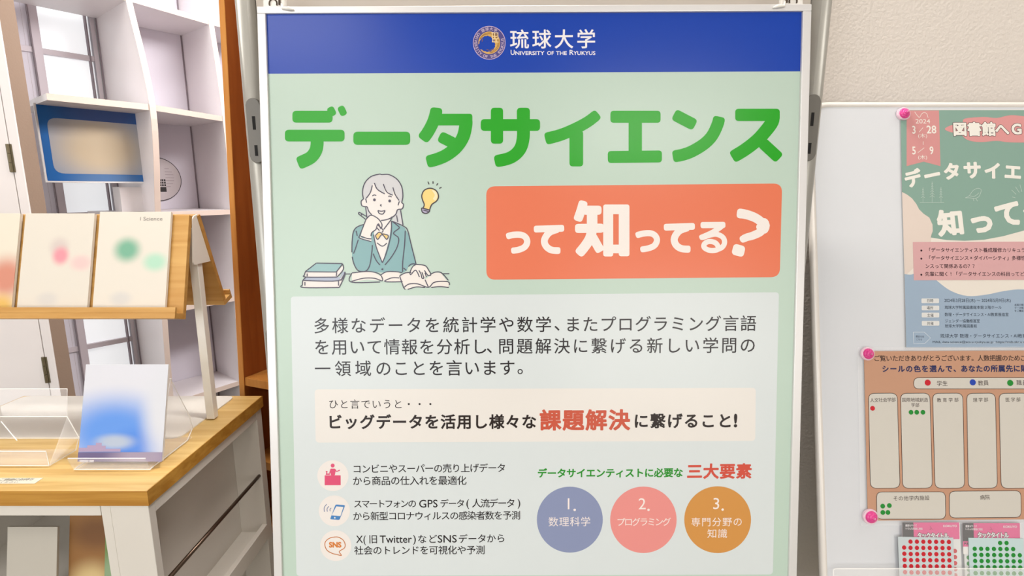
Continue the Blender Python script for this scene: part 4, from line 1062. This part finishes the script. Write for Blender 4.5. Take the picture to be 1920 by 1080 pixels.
p_.strokes([[(1096, 362), (1138, 374)], [(1133, 132), (1143, 155)], [(1175, 128), (1175, 150)], [(1215, 145), (1203, 163)], [(1245, 178), (1225, 187)]], 8, None, False, gG)
add(p_, 'bulb_outline', 5, ink('bulb_line_print', (62, 52, 58)), 'dark outline of a light bulb')

# ================================================================== WHITEBOARD
tw_ = math.atan(F/18500)
Vw = cam_to_world((0, math.cos(tw_), -math.sin(tw_)))
Wc = cam_to_world(((1700-960)/F*.95, (1000-540)/F*.95, .95)) + CAM
WP = Plane(Wc, Vector((1, 0, 0)), -Vw)
M_wb = mat('glossy_whiteboard', (225, 227, 230), .12, 0, .5)
M_wf = mat('white_board_frame', (240, 234, 226), .3, .1)
# board foot on the floor
q0 = WP.uv(1533, 560); q1 = WP.uv(1700, 196)
ub0 = WP.uv(1538, 760).x; vbt = q1.y
zcos = WP.V.z
v_floor = -(WP.O.z-.42)/zcos
WB = Plane(WP.O + WP.V*v_floor, WP.U, WP.V)
off = -v_floor
board_ = empty('whiteboard', WB.M, 'glossy whiteboard leaning against the beige wall, carrying notices', 'whiteboard')
bt = vbt+off; WBW = 1.2
outer = round_poly([(ub0, 0), (ub0+WBW, 0), (ub0+WBW, bt), (ub0, bt)], .035, 8)
prism('board_surface', [(x, y, -.014) for x, y in round_poly([(ub0+.003, .003), (ub0+WBW-.003, .003), (ub0+WBW-.003, bt-.003), (ub0+.003, bt-.003)], .033, 8)], (0, 0, .0125), M_wb, board_)
bm = bmesh.new()
tube_bm(bm, [(x, y, -.007) for x, y in outer] + [(outer[0][0], outer[0][1], -.007), (outer[1][0], outer[1][1], -.007)], .0072, 12, False)
bm_obj('board_frame', bm, M_wf, board_, smooth=True)
# two legs that prop the board on the floor
for x in (ub0+.15, ub0+WBW-.15):
    top = WB.w(x, .25, -.022); wi = WB.M.inverted()
    tube('leg', [wi @ top, wi @ Vector((top.x, top.y+.02, .0))], .010, M_pole, board_, 12)
# clear tray
S_ = .0004
# everything pinned to it is drawn on the same plane
def on_board(h): return Plane(WP.O + WP.N*h, WP.U, WP.V)
def sheet_thing(name, corners, m, label, cat, h, th=.0006, r=0, group=None):
    base = on_board(h)
    c = [base.uv(*q) for q in corners]
    og = c[3]
    T = Plane(base.w(og.x, og.y, 0), WP.U, WP.V)
    e = empty(name, T.M, label, cat, group)
    poly = [(q.x-og.x, q.y-og.y, 0) for q in (round_poly(c, r) if r else c)]
    s = prism('sheet', poly, (0, 0, th), m, e)
    return e, T, s
# ---- flyer (runs on past the frame of the picture)
fl_, FT, fs_ = sheet_thing('event_flyer', [(1688, 206), (2042, 206), (2062, 651), (1699, 652)], mat('flyer_cream', (236, 228, 216), .5), 'green and blue printed event flyer at the top of the whiteboard', 'flyer', .0006)
FPn = Plane(FT.O + WP.N*.0006, WP.U, WP.V); FPn.h0 = .0006
def fp(c): return mat('flyer_ink', c, .5, 0, .3)
fA = lambda q: (1640+q[0]/4.153, 190+q[1]/4.153); fB = lambda q: (1640+q[0]/4.3214, 430+q[1]/4.3214)
def fprint(name, polys, lay, c, f=None, union=False):
    p_ = Print(FPn)
    for q in polys: p_.poly([f(x) for x in q] if f else q, union)
    return p_.build(name, .0001*lay, fp(c), fl_)
fprint('green_field', [[(1688.3, 206.5), (2042, 206.5), (2050, 400)] + [fA(q) for q in [(1500, 900), (1155, 1008), (1000, 1050), (850, 1078), (700, 1086), (560, 1080), (435, 1060), (452, 1010), (450, 960), (425, 905), (380, 875), (345, 840), (325, 800), (290, 755), (250, 725), (213, 706)]]], 1, (136, 168, 154))
fprint('pink_lobe', [[(213, 706), (250, 725), (290, 755), (325, 800), (345, 840), (380, 875), (425, 905), (450, 960), (452, 1010), (440, 1060), (438, 1120), (400, 1220), (300, 1300), (236, 1360), (228, 1200)]], 1, (228, 212, 200), fA)
wv = catmull([(241, 362), (300, 366), (360, 335), (400, 328), (450, 365), (520, 430), (620, 500), (750, 540), (900, 530), (1050, 500), (1210, 487), (1500, 520), (1820, 480)], 4)
fprint('blue_field', [[fB(q) for q in wv] + [(2061.5, 651.4), (1699, 651.6)]], 2, (160, 180, 200))
fprint('pink_ribbon', [[(248, 72), (500, 72), (512, 505), (380, 470), (248, 505)]], 2, (214, 148, 146), fA)
fprint('pink_cloud', [closed_smooth([(545, 215), (600, 185), (680, 175), (700, 135), (850, 122), (950, 130), (1060, 108), (1200, 120), (1500, 140), (1500, 290), (1250, 318), (1050, 320), (950, 308), (820, 318), (720, 300), (660, 250), (590, 240)], 4)], 2, (220, 152, 150), fA)
fprint('pink_box', [[(308, 103), (1300, 99), (1700, 98), (1710, 408), (316, 413)]], 3, (218, 170, 170), fB)
WHI = fp((240, 236, 226)); DKI = fp((62, 34, 44))
def ftext(name, items, lay, m, f=None):
    t = Txt(FPn)
    for it in items:
        kw = it[-1] if isinstance(it[-1], dict) else {}
        a = it[1:-1] if kw else it[1:]
        getattr(t, it[0])(*a, **kw)
    return t.build(name, .0001*lay, m, fl_)
def A4(x, y): return fA((x, y))
ftext('date_lettering', [('span', '2024', 1716, 1744, 227.5, 227.5, 12), ('char', '3', *A4(305, 222), 21, .015, 0, .75), ('span', '28', *[A4(402, 0)[0], A4(480, 0)[0]], A4(0, 220)[1], A4(0, 220)[1], 21, dict(bold=.015)), ('char', '5', *A4(305, 383), 21, .015, 0, .75), ('char', '9', *A4(442, 383), 21, .015, 0, .75),
      ('span', '(木)', A4(335, 0)[0], A4(410, 0)[0], A4(0, 268)[1], A4(0, 268)[1], 9), ('span', '(木)', A4(335, 0)[0], A4(410, 0)[0], A4(0, 435)[1], A4(0, 435)[1], 9)], 3, WHI)
p_ = Print(FPn); p_.strokes([[(345, 240), (375, 205)], [(335, 400), (385, 362)], [(377, 312), (377, 340)], [(310, 82), (345, 125), (365, 98), (385, 88), (405, 98), (415, 128)]], 3.5, None, True, fA)
p_.build('date_lines', .0003, WHI, fl_)
ol = []
for i, ch in enumerate('図書館へG'): ol.append((ch, A4(662+i*113 - (10 if i > 2 else 0), 216)))
t = Txt(FPn); [t.char(ch, x, y, 27, .075) for ch, (x, y) in ol]; [t.char(ch, x+26, y, 27, .075) for ch, (x, y) in [('O', ol[-1][1])]]; t.build('cloud_lettering_outline', .0003, DKI, fl_)
t = Txt(FPn); [t.char(ch, x, y, 27, .042) for ch, (x, y) in ol]; [t.char(ch, x+26, y, 27, .042) for ch, (x, y) in [('O', ol[-1][1])]]; t.build('cloud_lettering', .0004, WHI, fl_)
t = Txt(FPn)
for ch, x, y, rot, sz in (('デ', 297, 600, 14, 33), ('ー', 447, 575, 12, 34), ('タ', 600, 545, 4, 33), ('サ', 760, 535, 2, 34), ('イ', 918, 540, -2, 33), ('エ', 1075, 548, -4, 33), ('ン', 1230, 560, -6, 33), ('ス', 1380, 580, -8, 33),
                         ('知', 592, 945, 4, 50), ('っ', 830, 930, -3, 52), ('て', 1040, 875, -12, 52), ('る', 1250, 850, -16, 50), ('?', 1450, 800, -20, 50)):
    c = A4(x, y); t.char(ch, c[0], c[1], sz, .05, R(rot) if ch not in 'て' else R(10))
t.build('flyer_title_lettering', .0003, WHI, fl_)
GL = fp((196, 210, 202))
p_ = Print(FPn)
for (x, h0, h1) in ((375, 670, 780), (447, 625, 780), (515, 668, 780)):
    p_.strokes([[(x, h0), (x, h1+8)]] + [[(x-5-(k*3), h0+22+k*20), (x, h0+8+k*20), (x+5+k*3, h0+22+k*20)] for k in range(int((h1-h0-25)/20))], 2.4, None, False, fA)
p_.strokes([[(350, 788), (540, 788)]], 3, None, False, fA); p_.build('fir_tree_drawing', .0003, GL, fl_)
p_ = Print(FPn); p_.strokes([[(705, 752), (735, 735), (765, 695), (800, 678), (828, 690), (812, 740), (780, 755), (740, 752), (705, 752)], [(765, 753), (772, 778)], [(785, 753), (800, 778)], [(735, 735), (775, 740), (812, 712)]], 3, None, True, fA); p_.build('bird_drawing', .0003, GL, fl_)
for l_ in ([(1065, 690), (1100, 725)], [(1095, 665), (1125, 710)], [(1130, 648), (1145, 705)], [(1070, 745), (1095, 752)]):
    p_ = Print(FPn); p_.strokes([l_], 3, None, True, fA); p_.build('ray_line', .0003, GL, fl_)
def B4(x, y): return fB((x, y))
rows = [('「データサイエンティスト養成履修カリキュラム', 435, 1185, 168, 20), ('「データサイエンス×ダイバーシティ」多様性', 435, 1185, 232, 19), ('ンスって関係あるの？？', 425, 0, 298, 12), ('先輩に聞く!「データサイエンスの科目ってど', 425, 1185, 362, 20)]
it = []
for s_, x0, x1, y, n in rows:
    step = (1185-435)/19.3
    for i, ch in enumerate(s_):
        c = B4(x0 + i*38.4, y - (0)); it.append(('char', ch, c[0], c[1], 9.0, .01))
for y in (172, 238, 368):
    c = B4(377, y); it.append(('char', '・', c[0], c[1], 14, .03))
ftext('list_lettering', it, 4, DKI)
p_ = Print(FPn)
for (y0, y1, x0) in ((560, 598, 378), (618, 656, 380), (675, 714, 380), (742, 780, 381)): p_.poly([fB(q) for q in rrect(x0, y0, x0+142, y1, 8)])
p_.build('label_boxes', .0003, fp((226, 226, 222)), fl_)
D2 = fp((38, 48, 62))
def brow(s_, x0, x1, y, sz):
    a, b_ = B4(x0, y), B4(x1, y); return ('span', s_, a[0], b_[0], a[1], b_[1], sz)
ftext('details_lettering', [brow('日時', 420, 475, 578, 7), brow('場所', 420, 475, 637, 7), brow('主催', 422, 477, 695, 7), brow('共催', 422, 477, 762, 7),
      brow('2024年3月28日(木) ～ 2024年5月9日(木)', 562, 1102, 576, 8), brow('琉球大学附属図書館本館３階ホール', 565, 1028, 632, 7), brow('数理・データサイエンス・AI教育推進室', 565, 1085, 690, 7.4),
      brow('ジェンダー協働推進室', 567, 852, 742, 7), brow('琉球大学附属図書館', 567, 828, 783, 7), brow('琉球大学 数理・データサイエンス・AI教育推進室', 530, 1340, 863, 8.2), brow('MAIL data-science@acs.u-ryukyu.ac.jp  https://mds.skr.u-ryukyu', 467, 1290, 912, 6),
      brow('問合せは', 332, 400, 868, 4.5), brow('こちら', 334, 385, 892, 4.5), brow('本館の開', 1130, 1205, 612, 4.5), brow('データ館', 1130, 1205, 636, 4.5), brow('をご確認', 1130, 1205, 660, 4.5)], 4, D2)
p_ = Print(FPn); p_.strokes([[(312, 832), (400, 832), (452, 880), (405, 925), (316, 927), (312, 832)]], 4, None, False, fB); p_.strokes([[(545, 922), (905, 920)], [(930, 920), (1300, 918)]], 2.5, None, False, fB); p_.build('arrow_box', .0003, fp((212, 222, 228)), fl_)
# ---- sticker voting chart
gH = lambda q: (1580+q[0]/5.4, 640+q[1]/5.4); gJ = lambda q: (1580+q[0]/4.5, 840+q[1]/4.5)
ch_, CT, cs_ = sheet_thing('survey_chart', [(1619.5, 658.5), (2075, 656.5), (2092, 972), (1627, 976)], mat('tan_paper', (200, 152, 122), .5), 'tan laminated survey chart with rounded voting boxes on the whiteboard', 'chart', .0020)
CPn = Plane(CT.O + WP.N*.0006, WP.U, WP.V); CPn.h0 = .0006
LMm = clear('laminate_film', (1, 1, 1), .16, .12)
lo = Print(CPn); lo.poly([(1608, 651), (2088, 649), (2104, 980), (1614, 986)]); lam = lo.build('laminate_film', -.0007, LMm, ch_, 'clear film margin')
DB = mat('dark_brown_ink', (62, 42, 38), .5); BX = mat('box_paper', (214, 209, 198), .5)
def cbx(corn, r):
    cc = [gq for gq in corn]; a = round_poly(cc, r, 6)
    p_ = Print(CPn); p_.strokes([list(a) + [a[0], a[1]]], .95, None, False); p_.build('box_outline', .0003, DB, ch_)
    p_ = Print(CPn); p_.poly(a); p_.build('voting_box', .00015, BX, ch_)
for i, (a, b_, c, d) in enumerate(((1627.8, 1682.2, 1631.8, 1687.3), (1688, 1743.3, 1692.2, 1748.2), (1748.2, 1805, 1753, 1808.5), (1812, 1866, 1815.5, 1870), (1872.6, 1928, 1877, 1932), (1934, 1990, 1938, 1994), (1996, 2052, 2000, 2058))):
    cbx([(a, 737.5), (b_, 737), (d, 915), (c, 915.5)], 12)
cbx([(1643, 922.3), (1772.4, 922), (1773, 973), (1644, 973.3)], 11); cbx([(1779.6, 921), (1914, 920), (1914.5, 970), (1780, 971)], 11); cbx([(1921, 920), (2055, 919), (2058, 969), (1922, 970)], 11)
cbx([(1713, 708.3), (2050, 708), (2050, 729), (1713, 729)], 9.5)
def Hh(x, y): return gH((x, y))
def hrow(f, s_, x0, x1, y0, y1, sz, **k):
    a, b_ = f((x0, y0)), f((x1, y1)); return ('run', s_, a[0], b_[0], a[1], b_[1], sz, k or dict(res=3))
chars(CPn, 'thanks_lettering', [hrow(gH, 'ご覧いただきありがとうございます。人数把握のためご協力', 345, 1950, 172, 168, 12, bold=.008)], .0003, DB, ch_)
chars(CPn, 'instruction_lettering', [hrow(gH, 'シールの色を選んで、', 432, 1155, 278, 276, 13.5, bold=.03), hrow(gH, 'あなたの所属先に貼って', 1230, 1990, 276, 273, 13.5, bold=.03)], .0003, mat('navy_ink', (26, 38, 92), .5), ch_, 'navy lettering')
for it in [hrow(gH, '学生', 978, 1035, 425, 425, 10.5), hrow(gH, '教員', 1395, 1450, 422, 420, 10.5), hrow(gH, '職員', 1785, 1845, 418, 418, 10.5),
    hrow(gH, '人文社会学部', 297, 515, 595, 590, 8.5), hrow(gH, '国際地域創造', 620, 842, 592, 592, 8.5), hrow(gH, '学部', 712, 755, 645, 645, 8), hrow(gH, '教育学部', 975, 1150, 595, 592, 8.5), hrow(gH, '理学部', 1340, 1450, 593, 590, 8.5), hrow(gH, '医学部', 1668, 1778, 590, 588, 8.5), hrow(gH, '工学部', 1990, 2100, 588, 586, 8.5), hrow(gH, '農学部', 2320, 2430, 588, 586, 8.5),
    hrow(gJ, 'その他学内施設', 445, 712, 425, 420, 9.5), hrow(gJ, '病院', 1178, 1220, 416, 414, 9.5)]: chars(CPn, 'box_lettering', [it], .0003, DB, ch_)
M_rs = mat('red_sticker', (204, 20, 40), .4); M_gs = mat('green_sticker', (16, 140, 44), .4); M_bs = mat('blue_sticker', (22, 66, 178), .4)
def dotmesh(r): 
    me = bpy.data.meshes.new('dot'); n = 16
    vs = [(r*math.cos(2*math.pi*k/n), r*math.sin(2*math.pi*k/n), 0) for k in range(n)] + [(r*.97*math.cos(2*math.pi*k/n), r*.97*math.sin(2*math.pi*k/n), .0002) for k in range(n)]
    fs = [list(range(n, 2*n))] + [[k, (k+1) % n, n+(k+1) % n, n+k] for k in range(n)]
    me.from_pydata(vs, [], fs); return me
def dots(plane, parent, pts, rpx, m, h, name='dot_sticker', label=None):
    c = plane.uv(*pts[0]); r = (plane.uv(pts[0][0]+rpx, pts[0][1])-c).length
    me = dotmesh(r); me.materials.append(m)
    PI_ = parent.matrix_basis.inverted() @ plane.M
    for p in pts:
        q = plane.uv(*p); o = bpy.data.objects.new(name, me); COL.objects.link(o); o.parent = parent
        o.matrix_basis = PI_ @ Matrix.Translation((q.x, q.y, h))
        if label: o['label'] = label
dots(CPn, ch_, [gH((860, 418))], 5.7, M_rs, .0003, label='red dot sticker'); dots(CPn, ch_, [gH((302, 678))], 4.5, M_rs, .0003, label='red dot sticker')
dots(CPn, ch_, [gH((1316, 415))], 5.8, M_bs, .0003, label='blue dot sticker'); dots(CPn, ch_, [gH((1695, 421))], 5.8, M_gs, .0003, label='green dot sticker')
dots(CPn, ch_, [gH((691, 718)), gH((749, 718)), gH((812, 718)), gJ((337, 490)), gJ((393, 485)), gJ((338, 543)), gJ((381, 543))], 4.4, M_gs, .0003, label='green dot sticker')
# ---- sticker packs in a clear tray
gS = lambda q: (1660+q[0]/7.385, 970+q[1]/7.385)
def pack(x0, x1, y0, y1, label, label2, sheetc, dotpts, dm, word, tint, underdots):
    e, T, s = sheet_thing('sticker_pack', [(x0, y0), (x1, y0), (x1+6, 1128), (x0+6, 1128)], mat('pack_card', (226, 228, 226), .5), label, 'sticker pack', .0032, .0015)
    PP = Plane(T.O + WP.N*.0015, WP.U, WP.V); PP.h0 = .0015
    def pp(name, poly, lay, m, lab=None):
        p_ = Print(PP); p_.poly(poly); return p_.build(name, .00012*lay, m, e, lab)
    wq = x1-x0
    pp('pink_header', [(x0, y0), (x1, y0), (x1+.6, y1), (x0+.6, y1)], 1, mat('magenta_card', (226, 78, 142), .35))
    pp('black_corner', [(x0, y0), (x0+20.5, y0), (x0+21.5, y1+5), (x0+.8, y1+5)], 2, mat('black_card', (38, 30, 32), .35))
    pp('pink_side', [(x0+.8, y1+5), (x0+12, y1+5), (x0+12, y1+15), (x0+1, y1+15)], 2, mat('magenta_card', (226, 78, 142), .35))
    pp('white_side', [(x0+1, y1+15), (x0+12, y1+15), (x0+12, y1+29), (x0+1.4, y1+29)], 2, mat('white_print_card', (240, 238, 234), .35))
    wm = mat('white_card_ink', (240, 232, 234), .4); bmk = mat('black_card_ink', (30, 22, 26), .4)
    y_t = y1-7
    for nm, bo, mm, ly in (('pack_title_outline', .11, bmk, 3), ('pack_title', .04, wm, 4)):
        t = Txt(PP); t.run('タックタイトル', x0+32, x0+82, y_t, y_t+.6, 11, bo, .85); t.build(nm, .00012*ly, mm, e)
    t = Txt(PP); t.run('豊富なサイズ', x0+7, x0+25, y0+5.5, y0+5.5, 4.3, .02, .85); t.run('いろんな用途に対応', x0+7, x0+36, y0+11, y0+11.5, 4.3, .02, .85); t.span('KOKUYO', x0+76, x0+102, y0+6.5, y0+6.5, 5.5, .02); t.build('pack_small_lettering', .00012*4, wm, e)
    t = Txt(PP); t.run('PR', x0+4.5, x0+9, y1+9.5, y1+9.5, 6, .04); t.build('pack_side_lettering', .00012*4, bmk, e)
    p_ = Print(PP); p_.strokes([[(x0+52, y0+7), (x0+54, y0+11), (x0+51, y0+13)], [(x0+55, y0+12), (x0+57, y0+13)]], .9, None, True); p_.build('hang_hole', .00012*4, mat('deep_magenta', (150, 40, 90)), e)
    # clear bag around it
    p_ = Print(PP); p_.poly([(x0-3, y0-1.5), (x1+3, y0-1), (x1+9, 1130), (x0+3, 1130)]); p_.build('clear_bag', .0011, clear('bag_film', (1, 1, 1), .13, .1), e)
    dots(PP, e, underdots, 4.0, dm, .0003, label=None)
    # loose sheet of dots in front
    e2_, T2, s2_ = sheet_thing('sticker_sheet', sheetc, mat('pale_blue_backing', tint, .3), label2, 'sticker sheet', .0062, .0004)
    P2 = Plane(T2.O + WP.N*.0004, WP.U, WP.V)
    dots(P2, e2_, dotpts, 4.05, dm, .0)
d1 = []
for r_ in range(10):
    for c in range(8):
        if r_ == 0 and c == 0: continue
        d1.append(gS((260+88.6*c + (r_-1)*3.2 + (0 if r_ else 3), 336+85.2*r_ + (0 if c else 0) - (3 if r_ and c == 0 else 0) + c*.6)))
pack(1691.8, 1798.5, 979.6, 1010.8, 'pink headed dot sticker pack behind the sheet of red dots', 'sheet of red round dot stickers standing below the survey chart', [gS((172, 268)), gS((938, 280)), gS((968, 1180)), gS((208, 1180))], d1, M_rs, '', (206, 216, 218), [gS((962+k*1.5, 465+k*84)) for k in range(8)])
d2 = []
for r_ in range(10):
    for c in range(8):
        if r_ == 0 and c not in (4, 5): continue
        if r_ == 1 and c == 7: continue
        d2.append(gS((1237+88.8*c + (r_-1)*3.2, 354+84.2*r_ + c*.8 - 3)))
pack(1804.5, 1912, 980.8, 1009.8, 'pink headed dot sticker pack behind the sheet of green dots', 'sheet of green round dot stickers standing below the survey chart', [gS((1148, 283)), gS((1905, 292)), gS((1935, 1180)), gS((1180, 1180))], d2, M_gs, '', (200, 222, 222), [gS((1152+k*2, 556+k*84)) for k in range(8)])
tr_, TT, ts_ = sheet_thing('clear_tray', [(1562, 1066), (2080, 1066), (2084, 1140), (1566, 1140)], clear('tray_plastic', (1, .98, .95), .16, .1), 'clear plastic tray on the whiteboard holding the sticker sheets', 'tray', .0105, .0016, .006)
TPn = Plane(TT.O + WP.N*.0016, WP.U, WP.V); TPn.h0 = .0016
p_ = Print(TPn); a = round_poly([(1562, 1066), (2080, 1066), (2084, 1140), (1566, 1140)], 6); p_.strokes([list(a)[5:] + list(a)[:6]], 2.0, None, False); p_.build('tray_rim', .0002, clear('tray_rim_plastic', (1, .98, .95), .6, .1), tr_)
bw0 = TPn.uv(1566, 1140); 
box('tray_floor', (0, 0, -.0105), (TT.uv(2084, 1140).x, .0016, -.0016), clear('tray_plastic2', (1, .98, .95), .2, .1), tr_, 0)
# ---- rose magnets
M_rose, nt, b = newmat('pink_translucent_plastic')
b.inputs['Base Color'].default_value = (.75, .055, .26, 1); b.inputs['Roughness'].default_value = .15; b.inputs['Subsurface Weight'].default_value = .15
M_rosec = mat('pale_pink_plastic', (230, 130, 170), .2)
def magnet(px, py, rpx, h, label):
    base = on_board(h); c = base.uv(px, py); r = (base.uv(px+rpx, py)-c).length
    e = empty('rose_magnet', Plane(base.w(c.x, c.y, 0), WP.U, WP.V).M, label, 'magnet')
    bm = bmesh.new(); tube_bm(bm, [(0, 0, 0), (0, 0, .003), (0, 0, .005)], [r*1.02, r*1.0, r*.7], 28)
    bm_obj('magnet_base', bm, clear('clear_pink_rim', (1, .75, .85), .55, .1), e)
    for ring, (n, rr, pr, z) in enumerate(((6, r*.62, r*.42, .005), (5, r*.40, r*.34, .008), (4, r*.20, r*.24, .0105))):
        for k in range(n):
            a = 2*math.pi*k/n + ring*.5
            bm = bmesh.new(); bmesh.ops.create_uvsphere(bm, u_segments=12, v_segments=7, radius=1)
            Mx = Matrix.Translation((rr*math.cos(a), rr*math.sin(a), z)) @ Matrix.Rotation(a, 4, 'Z') @ Matrix.Rotation(R(-35), 4, 'Y') @ Matrix.Diagonal((pr*.32, pr, pr*.75, 1))
            for v in bm.verts: v.co = Mx @ v.co
            bm_obj('petal', bm, M_rose, e, smooth=True)
    bm = bmesh.new(); bmesh.ops.create_uvsphere(bm, u_segments=12, v_segments=8, radius=r*.14)
    for v in bm.verts: v.co.z += .013
    bm_obj('bud', bm, M_rosec, e, smooth=True)
magnet(1693, 214, 12.2, .0012, 'pink rose magnet at the top left corner of the event flyer')
magnet(1625.5, 663, 12.5, .0028, 'pink rose magnet at the top left corner of the survey chart')
magnet(1631, 968, 14, .0028, 'pink rose magnet at the bottom left corner of the survey chart')
bpy.context.view_layer.update()
bpy.data.scenes.remove(GS)
